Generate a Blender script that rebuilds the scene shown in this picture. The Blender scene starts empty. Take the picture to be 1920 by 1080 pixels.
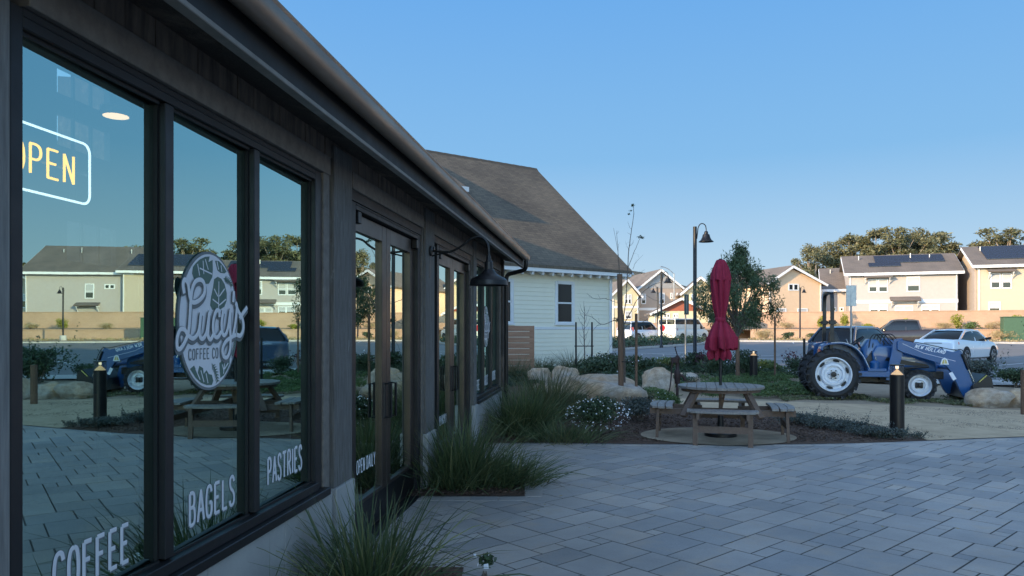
import bpy, bmesh, math, random
import numpy as np
from mathutils import Vector, Matrix, noise
random.seed(7); RNG = np.random.default_rng(11)
R = math.radians
SC = bpy.context.scene
COL = SC.collection
# ---------------------------------------------------------------- camera
F = 1387.0; HZ = 617.0; EYE = 1.6
cam_d = bpy.data.cameras.new('camera'); cam = bpy.data.objects.new('camera', cam_d); COL.objects.link(cam)
cam.location = (0, 0, EYE); cam.rotation_euler = (R(90), 0, 0)
cam_d.sensor_width = 36; cam_d.lens = F / 1920 * 36; cam_d.shift_y = (HZ - 540) / 1920
cam_d.clip_start = 0.05; cam_d.clip_end = 5000
SC.camera = cam
# ---------------------------------------------------------------- world, sun
SUNSIDE = 2.7
SUN_D = Vector((3.36, 2.16, -1.13)).normalized()      # the way the light travels (late sun from the left, behind)
SUN_EL = math.asin(-SUN_D.z)
w = bpy.data.worlds.new('World'); SC.world = w; w.use_nodes = True
nt = w.node_tree; bg = nt.nodes['Background']
sky = nt.nodes.new('ShaderNodeTexSky'); sky.sky_type = 'NISHITA'; sky.sun_disc = False
sky.sun_elevation = SUN_EL; sky.sun_rotation = R(237); sky.air_density = 1.0; sky.dust_density = 0.0; sky.ozone_density = 2.0
sky.altitude = 50
bg.inputs[1].default_value = 0.15
# the clear blue part of the sky away from the sun follows a measured gradient, the sun's side stays the plain sky model
tc = nt.nodes.new('ShaderNodeTexCoord'); sx = nt.nodes.new('ShaderNodeSeparateXYZ'); nt.links.new(tc.outputs['Generated'], sx.inputs[0])
cr = nt.nodes.new('ShaderNodeValToRGB'); e = cr.color_ramp.elements
for i, (p_, c_) in enumerate([(0, (1.62,2.05,2.32)), (.07, (1.36,1.90,2.36)), (.22, (.66,1.40,2.30)), (.42, (.42,1.14,2.30)), (.62, (.66,1.06,1.62)), (1, (.85,1.05,1.40))]):
    if i > 1: e.new(p_)
    e[i].position = p_; e[i].color = (*[v/3 for v in c_], 1)
nt.links.new(sx.outputs[2], cr.inputs[0])
g3 = nt.nodes.new('ShaderNodeVectorMath'); g3.operation = 'SCALE'; g3.inputs['Scale'].default_value = 3.75; nt.links.new(cr.outputs[0], g3.inputs[0])
dp = nt.nodes.new('ShaderNodeVectorMath'); dp.operation = 'DOT_PRODUCT'; dp.inputs[1].default_value = (-SUN_D.x, -SUN_D.y, 0); nt.links.new(tc.outputs['Generated'], dp.inputs[0])
mr = nt.nodes.new('ShaderNodeMapRange'); mr.interpolation_type = 'SMOOTHSTEP'; mr.inputs[1].default_value = -.25; mr.inputs[2].default_value = .55; nt.links.new(dp.outputs['Value'], mr.inputs[0])
s3 = nt.nodes.new('ShaderNodeVectorMath'); s3.operation = 'SCALE'; s3.inputs['Scale'].default_value = SUNSIDE; nt.links.new(sky.outputs[0], s3.inputs[0])
mx = nt.nodes.new('ShaderNodeMix'); mx.data_type = 'RGBA'; nt.links.new(mr.outputs[0], mx.inputs[0]); nt.links.new(g3.outputs[0], mx.inputs[6]); nt.links.new(s3.outputs[0], mx.inputs[7])
nt.links.new(mx.outputs[2], bg.inputs[0])
sd = bpy.data.lights.new('sun', 'SUN'); so = bpy.data.objects.new('sun', sd); COL.objects.link(so)
sd.energy = 3.9; sd.angle = R(0.5); sd.color = (1.0, 0.71, 0.39)
so.rotation_euler = SUN_D.to_track_quat('-Z', 'Y').to_euler()
SC.view_settings.view_transform = 'Standard'; SC.view_settings.look = 'None'
SC.view_settings.exposure = 0.95; SC.view_settings.gamma = 1.0
SC.render.engine = 'CYCLES'
SC.cycles.max_bounces = 6; SC.cycles.transparent_max_bounces = 12; SC.cycles.use_denoising = True
SC.cycles.sample_clamp_indirect = 4.0
# ---------------------------------------------------------------- helpers
def gz(y):                       # the ground rises gently beyond the garden
    return min(max(0.0, 0.008 * (y - 15)), 0.42)
def P(px, Y, py=None):           # a sight line at distance Y
    return (px - 960) / F * Y, (EYE + (HZ - py) / F * Y) if py is not None else gz(Y)
def G(px, py):                   # the ground seen at that place
    Y = 10.0
    for _ in range(30): Y = F * (EYE - gz(Y)) / (py - HZ)
    return Vector(((px - 960) / F * Y, Y, gz(Y)))

class MB:
    def __init__(s): s.v = []; s.f = []; s.n = 0; s.arr = []; s.M = None
    def add(s, vs, fs):
        if s.M is not None: vs = [s.M @ Vector(v) for v in vs]
        b = s.n; s.v.extend([tuple(v) for v in vs]); s.n += len(vs)
        s.f.extend([tuple(b + i for i in f) for f in fs]); return s
    def box(s, x0, x1, y0, y1, z0, z1):
        return s.add([(x0,y0,z0),(x1,y0,z0),(x1,y1,z0),(x0,y1,z0),(x0,y0,z1),(x1,y0,z1),(x1,y1,z1),(x0,y1,z1)],
                     [(0,3,2,1),(4,5,6,7),(0,1,5,4),(1,2,6,5),(2,3,7,6),(3,0,4,7)])
    def hexa(s, p):              # eight corners, bottom four then top four
        return s.add(p, [(0,3,2,1),(4,5,6,7),(0,1,5,4),(1,2,6,5),(2,3,7,6),(3,0,4,7)])
    def bar(s, a, b, w, h, up=(0,0,1)):
        a = Vector(a); b = Vector(b); d = (b - a).normalized(); u = Vector(up)
        x = d.cross(u).normalized() if abs(d.dot(u)) < .99 else Vector((1,0,0)); u = x.cross(d).normalized()
        x = x * w / 2; u = u * h / 2
        return s.hexa([a-x-u, a+x-u, b+x-u, b-x-u, a-x+u, a+x+u, b+x+u, b-x+u])
    def tube(s, pts, r, n=8, flat=None, cap=True):
        pts = [Vector(p) for p in pts]; m = len(pts)
        if not hasattr(r, '__len__'): r = [r] * m
        ring = []; prev = None
        for i, p in enumerate(pts):
            d = (pts[min(i+1, m-1)] - pts[max(i-1, 0)])
            d = d.normalized() if d.length > 1e-9 else Vector((0,0,1))
            if prev is None:
                prev = d.orthogonal().normalized()
            prev = (prev - d * prev.dot(d))
            prev = prev.normalized() if prev.length > 1e-6 else d.orthogonal().normalized()
            q = d.cross(prev)
            for k in range(n):
                a = 2 * math.pi * k / n; o = (prev * math.cos(a) + q * math.sin(a)) * r[i]
                if flat is not None:
                    fn = Vector(flat[0]); o = o - fn * (o.dot(fn) * (1 - flat[1]))
                ring.append(p + o)
        fs = [(i*n+k, i*n+(k+1)%n, (i+1)*n+(k+1)%n, (i+1)*n+k) for i in range(m-1) for k in range(n)]
        if cap: fs += [tuple(range(n-1, -1, -1)), tuple((m-1)*n + k for k in range(n))]
        return s.add(ring, fs)
    def lathe(s, prof, n=24, axis='z', o=(0,0,0), closed=False, cap0=True):   # prof: (radius, height)
        vs = []; o = Vector(o)
        for k in range(n):
            a = 2*math.pi*k/n; c, t = math.cos(a), math.sin(a)
            for r, h in prof:
                v = {'z': (r*c, r*t, h), 'y': (r*c, h, r*t), 'x': (h, r*c, r*t)}[axis]
                vs.append(o + Vector(v))
        m = len(prof); fs = []
        for k in range(n):
            k2 = (k+1) % n
            for i in range(m if closed else m-1):
                j = (i+1) % m
                f = (k*m+i, k2*m+i, k2*m+j, k*m+j)
                fs.append(f if axis == 'z' or axis == 'x' else f[::-1])
        if not closed:
            for i, fl in ((0, 0), (m-1, 1)):
                if prof[i][0] > 1e-6 and (cap0 or i):
                    f = tuple(k*m+i for k in range(n)); fs.append(f if fl else f[::-1])
        return s.add(vs, fs)
    def prism(s, poly, a0, a1, axis='z'):   # extrude a 2D outline
        n = len(poly)
        def pt(p, h): return {'z': (p[0], p[1], h), 'y': (p[0], h, p[1]), 'x': (h, p[0], p[1])}[axis]
        vs = [pt(p, a0) for p in poly] + [pt(p, a1) for p in poly]
        fs = [tuple(range(n-1, -1, -1)), tuple(range(n, 2*n))] + [(i, (i+1) % n, n+(i+1) % n, n+i) for i in range(n)]
        return s.add(vs, fs)
    def quads(s, a): s.arr.append(np.asarray(a, dtype=np.float32).reshape(-1, 3)); return s
    def build(s, name, mat, parent=None, smooth=None, bevel=0, uv=False, label=None, kind=None, seg=1, fixn=True):
        nv0 = len(s.v); me = bpy.data.meshes.new(name)
        if s.arr:
            big = np.concatenate(s.arr) if s.arr else np.zeros((0,3), np.float32)
            V = np.concatenate([np.array(s.v, np.float32).reshape(-1,3), big])
            lens = [len(f) for f in s.f]; idx = [i for f in s.f for i in f]
            nq = len(big)//4
            L = np.concatenate([np.array(idx, np.int32), np.arange(nv0, nv0+nq*4, dtype=np.int32)])
            T = np.concatenate([np.array(lens, np.int32), np.full(nq, 4, np.int32)])
            St = np.concatenate([[0], np.cumsum(T)[:-1]]).astype(np.int32)
            me.vertices.add(len(V)); me.vertices.foreach_set('co', V.ravel())
            me.loops.add(len(L)); me.loops.foreach_set('vertex_index', L)
            me.polygons.add(len(T)); me.polygons.foreach_set('loop_start', St); me.polygons.foreach_set('loop_total', T)
            me.update(calc_edges=True); me.validate()
        else:
            me.from_pydata(s.v, [], s.f); me.update()
            if fixn:
                b = bmesh.new(); b.from_mesh(me); bmesh.ops.recalc_face_normals(b, faces=b.faces)
                if bevel:
                    es = [e for e in b.edges if len(e.link_faces) == 2 and e.calc_face_angle(0) > 0.5]
                    bmesh.ops.bevel(b, geom=es, offset=bevel, segments=seg, affect='EDGES', profile=.5, clamp_overlap=True)
                b.to_mesh(me); b.free()
        if smooth is not None:
            me.polygons.foreach_set('use_smooth', [True]*len(me.polygons))
            if smooth < 179: me.set_sharp_from_angle(angle=R(smooth))
        if uv:
            ul = me.uv_layers.new(name='UVMap').data; z = Vector((0,0,1))
            for p in me.polygons:
                nn = p.normal
                t = z.cross(nn); t = t.normalized() if t.length > .1 else Vector((1,0,0))
                b2 = nn.cross(t)
                for li in p.loop_indices:
                    c = me.vertices[me.loops[li].vertex_index].co; ul[li].uv = (c.dot(t), c.dot(b2))
        o = bpy.data.objects.new(name, me); COL.objects.link(o)
        if mat: me.materials.append(mat)
        if parent: o.parent = parent
        if label: o['label'] = label
        if kind: o['kind'] = kind
        return o
def thing(name, label, cat, loc=(0,0,0), rz=0, group=None):
    o = bpy.data.objects.new(name, None); COL.objects.link(o); o.empty_display_size = .2
    o.location = loc; o.rotation_euler = (0,0,rz); return tag(o, label, cat, group)
def tag(o, label, cat, group=None):
    o['label'] = label; o['category'] = cat
    if group: o['group'] = group
    return o
def dup(root, loc, rz=0, label=None, group=None, scale=None):
    r = root.copy(); COL.objects.link(r); r.location = loc; r.rotation_euler = (0,0,rz)
    if scale: r.scale = scale if hasattr(scale, '__len__') else (scale,)*3
    if label: r['label'] = label
    if group: r['group'] = group
    for ch in list(root.children):
        c = ch.copy(); COL.objects.link(c); c.parent = r
        for g in ch.children:
            d = g.copy(); COL.objects.link(d); d.parent = c
    return r
def smoothline(pts, k=5):        # Catmull-Rom
    pts = [Vector(p) for p in pts]
    if len(pts) < 3: return pts
    q = [pts[0]*2 - pts[1]] + pts + [pts[-1]*2 - pts[-2]]; out = []
    for i in range(1, len(q)-2):
        a, b, c, d = q[i-1:i+3]
        for j in range(k):
            t = j/k; out.append(.5*((2*b) + (c-a)*t + (2*a-5*b+4*c-d)*t*t + (3*b-a-3*c+d)*t**3))
    out.append(pts[-1]); return out
# ---------------------------------------------------------------- materials
MATS = {}
def nodes(name):
    m = bpy.data.materials.new(name); m.use_nodes = True; MATS[name] = m
    return m, m.node_tree, m.node_tree.nodes['Principled BSDF']
def mixc(t, fac, a, b, mode='MIX'):
    n = t.nodes.new('ShaderNodeMix'); n.data_type = 'RGBA'; n.blend_type = mode
    for sk, v in ((n.inputs[0], fac), (n.inputs[6], a), (n.inputs[7], b)):
        if hasattr(v, 'is_output'): t.links.new(v, sk)
        elif sk == n.inputs[0]: sk.default_value = v
        else: sk.default_value = (*v, 1) if len(v) == 3 else v
    return n.outputs[2]
def noi(t, scale, detail=4, rough=.6, vec=None, stretch=None, co='Object'):
    n = t.nodes.new('ShaderNodeTexNoise'); n.inputs['Scale'].default_value = scale
    n.inputs['Detail'].default_value = detail; n.inputs['Roughness'].default_value = rough
    if vec is None:
        c = t.nodes.new('ShaderNodeTexCoord'); vec = c.outputs[co]
    if stretch:
        mp = t.nodes.new('ShaderNodeMapping'); mp.inputs['Scale'].default_value = stretch
        t.links.new(vec, mp.inputs[0]); vec = mp.outputs[0]
    t.links.new(vec, n.inputs['Vector']); return n.outputs['Fac']
def ramp(t, fac, stops):
    n = t.nodes.new('ShaderNodeValToRGB'); e = n.color_ramp.elements
    while len(e) < len(stops): e.new(.5)
    for i, (p, c) in enumerate(stops):
        e[i].position = p; e[i].color = (*c, 1) if hasattr(c, '__len__') else (c, c, c, 1)
    t.links.new(fac, n.inputs[0]); return n.outputs[0]
def bump(t, b, h, strength=.3, dist=.01):
    n = t.nodes.new('ShaderNodeBump'); n.inputs['Strength'].default_value = strength
    n.inputs['Distance'].default_value = dist; t.links.new(h, n.inputs['Height']); t.links.new(n.outputs[0], b.inputs['Normal'])
def mat(name, c1, c2=None, scale=5, rough=.6, metal=0, bmp=.15, bd=.005, stretch=None, co='Object', spec=.5, detail=5, coat=0):
    if name in MATS: return MATS[name]
    m, t, b = nodes(name); c2 = c2 or tuple(x*.75 for x in c1)
    n = noi(t, scale, detail, .65, stretch=stretch, co=co)
    col = ramp(t, n, [(.3, c1), (.72, c2)])
    t.links.new(col, b.inputs['Base Color'])
    r = ramp(t, n, [(.2, max(0, rough-.08)), (.8, min(1, rough+.1))]); t.links.new(r, b.inputs['Roughness'])
    b.inputs['Metallic'].default_value = metal; b.inputs['Specular IOR Level'].default_value = spec
    b.inputs['Coat Weight'].default_value = coat; b.inputs['Coat Roughness'].default_value = .05
    if bmp: bump(t, b, n, bmp, bd)
    return m
def emat(name, col, s):
    m, t, b = nodes(name); b.inputs['Base Color'].default_value = (*col, 1)
    b.inputs['Emission Color'].default_value = (*col, 1); b.inputs['Emission Strength'].default_value = s; return m
def leafmat(name, a, b_, c, trans=.2, rough=.55, scale=1.2):
    m, t, b = nodes(name)
    g = t.nodes.new('ShaderNodeNewGeometry'); n = noi(t, scale, 3)
    col = ramp(t, g.outputs['Random Per Island'], [(0, a), (.5, b_), (.82, tuple((p+q)/2 for p, q in zip(b_, c))), (1, tuple(x*1.25 for x in c))])
    col = mixc(t, .45, col, ramp(t, n, [(.35, tuple(x*1.25 for x in b_)), (.65, tuple(x*.6 for x in a))]))
    t.links.new(col, b.inputs['Base Color']); b.inputs['Roughness'].default_value = rough
    tr = t.nodes.new('ShaderNodeBsdfTranslucent'); t.links.new(col, tr.inputs[0])
    mx = t.nodes.new('ShaderNodeMixShader'); mx.inputs[0].default_value = trans
    t.links.new(b.outputs[0], mx.inputs[1]); t.links.new(tr.outputs[0], mx.inputs[2])
    t.links.new(mx.outputs[0], t.nodes['Material Output'].inputs[0]); return m
def glassmat(name, tint, base, dark, through=(.70,.78,.75), gr=0.0):     # coated window glass: tinted mirror over dim see-through
    m, t, b = nodes(name); t.nodes.remove(b)
    gl = t.nodes.new('ShaderNodeBsdfGlossy'); gl.inputs[0].default_value = (*tint, 1); gl.inputs[1].default_value = gr
    tp = t.nodes.new('ShaderNodeBsdfTransparent'); tp.inputs[0].default_value = (*through, 1)
    lw = t.nodes.new('ShaderNodeFresnel'); lw.inputs[0].default_value = 1.45
    mr = t.nodes.new('ShaderNodeMapRange'); mr.inputs[1].default_value = 0.03; mr.inputs[2].default_value = .6
    mr.inputs[3].default_value = base; mr.inputs[4].default_value = .98
    t.links.new(lw.outputs[0], mr.inputs[0])
    nz = noi(t, 1.3, 2, .4); bp_ = t.nodes.new('ShaderNodeBump'); bp_.inputs['Strength'].default_value = .12; bp_.inputs['Distance'].default_value = .004; t.links.new(nz, bp_.inputs['Height']); t.links.new(bp_.outputs[0], gl.inputs['Normal'])
    mx = t.nodes.new('ShaderNodeMixShader'); t.links.new(mr.outputs[0], mx.inputs[0])
    t.links.new(tp.outputs[0], mx.inputs[1]); t.links.new(gl.outputs[0], mx.inputs[2])
    t.links.new(mx.outputs[0], t.nodes['Material Output'].inputs[0]); return m
def clearmat():
    m, t, b = nodes('clear_glass'); t.nodes.remove(b); tp = t.nodes.new('ShaderNodeBsdfTransparent'); tp.inputs[0].default_value = (.92,.95,.94,1)
    t.links.new(tp.outputs[0], t.nodes['Material Output'].inputs[0]); return m
def uvn(t): return t.nodes.new('ShaderNodeTexCoord').outputs['UV']
def brickmat(name, c1, c2, mortar, bw, bh, msize=.01, rough=.85, bmp=.5, offs=.5, vary=.3):
    m, t, b = nodes(name); br = t.nodes.new('ShaderNodeTexBrick'); br.offset = offs
    t.links.new(uvn(t), br.inputs['Vector']); br.inputs['Scale'].default_value = 1
    br.inputs['Brick Width'].default_value = bw; br.inputs['Row Height'].default_value = bh
    br.inputs['Mortar Size'].default_value = msize; br.inputs['Mortar Smooth'].default_value = .1
    br.inputs['Color1'].default_value = (*c1, 1); br.inputs['Color2'].default_value = (*c2, 1); br.inputs['Mortar'].default_value = (*mortar, 1)
    n = noi(t, 6, 6, .7, vec=uvn(t)); n2 = noi(t, .5, 3, .5, vec=uvn(t))
    col = mixc(t, vary, br.outputs[0], ramp(t, n, [(.3, tuple(x*1.3 for x in c1)), (.7, tuple(x*.6 for x in c2))]))
    col = mixc(t, .35, col, ramp(t, n2, [(.35, tuple(x*1.1 for x in c1)), (.65, tuple(x*.8 for x in c2))]))
    t.links.new(col, b.inputs['Base Color']); b.inputs['Roughness'].default_value = rough
    bump(t, b, br.outputs['Fac'], -bmp, .01)
    return m
M = {}
M['mulch'] = mat('bark_mulch', (.05,.03,.02), (.17,.095,.06), 28, .95, bmp=1, bd=.03, detail=8)
M['granite'] = mat('decomposed_granite', (.55,.40,.25), (.38,.27,.165), 3.5, .95, bmp=.4, bd=.01, detail=9)
M['soil'] = mat('dry_soil', (.24,.175,.115), (.36,.27,.18), 1.5, .95, bmp=.5, bd=.02, detail=9)
M['concrete'] = mat('concrete', (.50,.48,.45), (.38,.37,.35), 2.2, .85, bmp=.15, bd=.004, detail=8)
M['asphalt'] = mat('asphalt', (.19,.185,.185), (.14,.14,.14), .8, .9, bmp=.3, bd=.004, detail=10)
M['paint'] = mat('road_paint', (.62,.62,.6), (.45,.45,.44), 9, .7)
def paver_mat():
    m, t, b = nodes('concrete_pavers')
    g = t.nodes.new('ShaderNodeNewGeometry'); 
    c1 = ramp(t, g.outputs['Random Per Island'], [(0,(.24,.225,.215)),(.2,(.38,.345,.315)),(.4,(.52,.44,.375)),(.6,(.29,.285,.285)),(.8,(.44,.395,.355)),(1,(.56,.48,.41))])
    n = noi(t, 7, 6, .7); n2 = noi(t, 90, 3, .7); n3 = noi(t, 1.3, 4, .6)
    c = mixc(t, .22, c1, ramp(t, n, [(.3,(.27,.25,.235)),(.7,(.54,.475,.42))]))
    c = mixc(t, .3, c, ramp(t, n2, [(.3,(.22,.22,.225)),(.7,(.46,.44,.42))]))
    c = mixc(t, .4, c, ramp(t, n3, [(.35,(.62,.6,.58)),(.65,(1.0,1.0,1.0))]), 'MULTIPLY')
    n4 = noi(t, 2.6, 6, .7); c = mixc(t, ramp(t, n4, [(.5, 0.0), (.68, .5)]), c, (.42,.31,.22))
    n5 = noi(t, .55, 5, .6); c = mixc(t, ramp(t, n5, [(.42, 0.0), (.66, .4)]), c, (.15,.145,.14))
    t.links.new(c, b.inputs['Base Color']); b.inputs['Roughness'].default_value = .78
    bump(t, b, n2, .25, .004); return m
M['paver'] = paver_mat()
M['joint'] = mat('paver_joint_sand', (.055,.048,.042), (.03,.027,.024), 30, .95)
M['wood_weathered'] = mat('weathered_grey_wood', (.14,.135,.13), (.27,.26,.25), 9, .85, bmp=.6, bd=.01, stretch=(6,6,.5), detail=8)
def peel_mat():
    m, t, b = nodes('peeling_painted_wood')
    n = noi(t, 5, 8, .75, stretch=(5,5,.9)); g = noi(t, 14, 6, .7, stretch=(8,8,.4))
    base = ramp(t, g, [(.3,(.06,.055,.05)),(.7,(.19,.18,.17))])
    c = mixc(t, ramp(t, n, [(.6,0.0),(.68,.8)]), base, (.36,.35,.33))
    t.links.new(c, b.inputs['Base Color']); b.inputs['Roughness'].default_value = .8; bump(t, b, g, .7, .01); return m
M['peel'] = peel_mat()
def barn_wood():
    m, t, b = nodes('dark_barn_wood')
    g = noi(t, 12, 7, .7, stretch=(6,6,.5)); n = noi(t, 2.2, 6, .75, stretch=(1,1,.6))
    base = ramp(t, g, [(.3,(.022,.018,.016)),(.75,(.08,.063,.052))])
    c = mixc(t, ramp(t, n, [(.5,0.0),(.68,.7)]), base, (.22,.165,.125))
    t.links.new(c, b.inputs['Base Color']); b.inputs['Roughness'].default_value = .85; bump(t, b, g, .7, .01); return m
M['barn_wood'] = barn_wood()
M['cladding'] = mat('weathered_cladding_boards', (.05,.04,.034), (.27,.20,.15), 3.2, .85, bmp=.7, bd=.01, stretch=(2,4,.8), detail=8)
M['trim_taupe'] = mat('taupe_wood_trim', (.19,.17,.15), (.12,.105,.095), 16, .75, bmp=.5, bd=.004, stretch=(1,1,1))
M['frame'] = mat('dark_bronze_frame', (.018,.018,.021), (.012,.012,.014), 6, .45, metal=.2, bmp=.03)
M['bronze'] = mat('bronze_door_frame', (.085,.066,.056), (.065,.05,.045), 4, .36, metal=.55, bmp=.03)
M['black'] = mat('black_metal', (.012,.012,.014), (.02,.02,.022), 8, .38, metal=.4, bmp=.04)
M['inner'] = mat('dark_reveal', (.006,.006,.007), (.009,.009,.01), 8, .6, bmp=0)
M['gutter'] = mat('aged_steel_gutter', (.23,.175,.135), (.15,.11,.085), 2.5, .36, metal=.55, bmp=.1, stretch=(2,.6,2), detail=7)
M['fascia'] = mat('grey_fascia', (.26,.235,.21), (.18,.165,.15), 7, .7, bmp=.3)
M['base'] = mat('board_formed_concrete', (.40,.39,.375), (.29,.285,.28), 3, .85, bmp=.3, detail=8)
M['steelroof'] = mat('standing_seam_roof', (.25,.24,.23), (.18,.17,.165), 1, .5, metal=.5)
M['glass'] = glassmat('coated_window_glass', (.72,1.0,.92), .50, None)
M['doorglass'] = glassmat('coated_door_glass', (.80,.92,.82), .60, None)
M['clear'] = clearmat()
M['vinyl'] = mat('white_vinyl', (.72,.72,.75), (.68,.68,.72), 20, .6, bmp=0)
M['vinyl_dark'] = mat('grey_vinyl', (.17,.19,.20), (.15,.17,.18), 20, .6, bmp=0)
M['vinyl_green'] = mat('green_vinyl', (.09,.16,.13), (.08,.14,.115), 20, .6, bmp=0)
M['neon_y'] = emat('neon_yellow', (1.0,.50,.0), 1.9)
M['neon_w'] = emat('neon_white', (.75,.88,1.0), 1.5)
M['chrome'] = mat('steel_handle', (.5,.5,.5), (.45,.45,.45), 8, .25, metal=1, bmp=0)
M['siding'] = mat('cream_lap_siding', (.82,.79,.65), (.77,.74,.61), 2, .55, bmp=.1, detail=6)
M['white'] = mat('white_trim_paint', (.74,.75,.76), (.68,.69,.70), 4, .5, bmp=.05)
M['shingle'] = brickmat('brown_grey_shingles', (.16,.13,.095), (.072,.062,.05), (.026,.023,.02), .32, .14, .012, .9, .8)
M['cedar'] = mat('cedar_boards', (.38,.21,.125), (.24,.125,.075), 4, .65, bmp=.3, stretch=(.6,3,6), detail=8)
M['darkpane'] = glassmat('house_window_glass', (.85,.88,.9), .3, None, (.10,.11,.12))
M['curtain'] = mat('pale_curtain', (.5,.5,.5), (.36,.37,.38), 14, .9, stretch=(4,4,.3))
M['picnic'] = mat('weathered_picnic_wood', (.095,.055,.038), (.15,.10,.07), 8, .72, bmp=.3, stretch=(3,3,3), detail=8)
M['picnic_top'] = mat('worn_grey_picnic_boards', (.25,.22,.195), (.14,.12,.105), 6, .5, bmp=.2, stretch=(5,1,1), detail=8)
M['red'] = mat('crimson_canvas', (.29,.006,.035), (.19,.004,.024), 5, .8, bmp=.25, bd=.006, detail=5)
M['sign_green'] = mat('green_grey_sign', (.06,.10,.09), (.05,.085,.075), 4, .45)
def rock_mat():
    m, t, b = nodes('sandstone_boulder')
    n = noi(t, 2.2, 8, .7); n2 = noi(t, 9, 8, .75); n3 = noi(t, 1.1, 3, .5)
    c = ramp(t, n, [(.3,(.52,.31,.16)),(.5,(.56,.40,.26)),(.7,(.34,.25,.18))])
    c = mixc(t, ramp(t, n3, [(.45,0.0),(.65,.8)]), c, (.50,.45,.40))
    c = mixc(t, ramp(t, n2, [(.35,.55),(.6,0.0)]), c, (.17,.125,.09))
    t.links.new(c, b.inputs['Base Color']); b.inputs['Roughness'].default_value = .88; bump(t, b, n2, .8, .06); return m
M['rock'] = rock_mat()
M['stake'] = mat('lodgepole_stake', (.17,.095,.055), (.10,.055,.032), 8, .8, bmp=.5, stretch=(4,4,.4), detail=7)
M['bark'] = mat('grey_brown_bark', (.15,.12,.10), (.085,.068,.055), 10, .9, bmp=.6, stretch=(3,3,.6), detail=7)
M['pale_bark'] = mat('pale_eucalyptus_bark', (.33,.26,.20), (.20,.155,.12), 2, .9, bmp=.4, stretch=(2,2,.3), detail=6)
M['grass_dark'] = leafmat('dark_green_blades', (.04,.07,.03), (.085,.125,.05), (.24,.22,.10), .2)
M['grass_olive'] = leafmat('olive_blades', (.07,.095,.04), (.12,.13,.055), (.26,.21,.11), .2)
M['straw'] = leafmat('straw_blades', (.32,.24,.12), (.42,.33,.17), (.5,.42,.25), .3)
M['leaf_dark'] = leafmat('dark_shrub_leaves', (.03,.052,.025), (.048,.08,.038), (.08,.12,.055), .15)
M['leaf_green'] = leafmat('green_leaves', (.06,.10,.03), (.09,.145,.045), (.16,.21,.07), .25)
M['leaf_pepper'] = leafmat('pepper_tree_leaves', (.05,.085,.04), (.08,.125,.055), (.13,.17,.07), .3)
M['leaf_euc'] = leafmat('eucalyptus_leaves', (.08,.088,.045), (.135,.135,.065), (.23,.19,.10), .15)
M['leaf_lime'] = leafmat('yellow_green_leaves', (.20,.22,.03), (.30,.30,.05), (.42,.38,.08), .3)
M['leaf_purple'] = leafmat('purple_leaves', (.05,.015,.025), (.08,.02,.035), (.05,.03,.03), .15)
M['juniper'] = leafmat('dusty_juniper', (.045,.06,.048), (.07,.085,.07), (.13,.13,.12), .1)
M['petal'] = mat('white_petals', (.75,.75,.78), (.7,.7,.74), 5, .7, bmp=0)
M['petal_y'] = mat('yellow_petals', (.6,.5,.12), (.5,.42,.1), 5, .7, bmp=0)
M['tblue'] = mat('tractor_blue_paint', (.004,.075,.22), (.003,.06,.18), 3, .34, bmp=.03, coat=.35)
M['tyre'] = mat('tyre_rubber', (.016,.016,.018), (.028,.026,.025), 10, .8, bmp=.3)
M['rim'] = mat('white_rim_paint', (.66,.67,.70), (.58,.59,.62), 5, .4, bmp=.03)
M['engine'] = mat('dark_engine', (.02,.02,.022), (.05,.045,.04), 12, .6, bmp=.4)
M['stuccoA'] = mat('pale_grey_stucco', (.42,.385,.36), (.39,.355,.33), 3, .9)
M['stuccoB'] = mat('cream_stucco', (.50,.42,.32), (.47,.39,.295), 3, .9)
M['stuccoC'] = mat('tan_stucco', (.68,.49,.33), (.63,.45,.30), 3, .9)
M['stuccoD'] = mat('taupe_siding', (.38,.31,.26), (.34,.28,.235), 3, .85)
M['stuccoE'] = mat('yellow_cream_stucco', (.64,.55,.36), (.60,.51,.33), 3, .9)
M['vinyl_grey'] = mat('grey_gable_siding', (.33,.33,.33), (.29,.29,.29), 3, .8)
M['redwall'] = mat('brick_red_siding', (.33,.10,.06), (.28,.085,.05), 3, .85)
M['farroof'] = brickmat('far_roof_shingles', (.17,.14,.12), (.11,.095,.085), (.06,.05,.045), .5, .25, .02, .9, .3)
M['solar'] = mat('solar_panel', (.015,.017,.03), (.02,.022,.04), 3, .25, bmp=0)
M['blockwall'] = brickmat('tan_block_wall', (.46,.31,.21), (.40,.265,.18), (.31,.21,.15), .4, .2, .008, .9, .3, vary=.15)
M['hill'] = mat('dry_hill', (.09,.085,.055), (.05,.055,.04), .03, .95, bmp=0)
M['sign_back'] = mat('galvanised_sign_back', (.30,.32,.34), (.26,.28,.30), 6, .4, metal=.7, bmp=.02)
M['green_box'] = mat('utility_green', (.05,.11,.06), (.04,.09,.05), 5, .55)
M['carwhite'] = mat('white_car_paint', (.66,.68,.72), (.64,.66,.70), 2, .22, bmp=0, coat=1)
M['carblue'] = mat('slate_blue_car_paint', (.05,.075,.12), (.045,.068,.11), 2, .22, bmp=0, coat=1)
M['carblack'] = mat('black_car_paint', (.028,.018,.015), (.02,.015,.013), 2, .3, bmp=0, coat=.3)
M['vanwhite'] = mat('cream_white_van_paint', (.72,.70,.64), (.70,.68,.62), 2, .3, bmp=0, coat=.5)
M['carglass'] = mat('dark_car_glass', (.008,.01,.012), (.01,.012,.014), 1, .08, bmp=0, spec=.4, coat=0)
M['taillight'] = mat('red_tail_light', (.40,.015,.02), (.32,.01,.015), 3, .25, bmp=0, coat=1)
M['alloy'] = mat('alloy_wheel', (.40,.40,.41), (.3,.3,.31), 4, .35, metal=.8, bmp=0)
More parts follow.
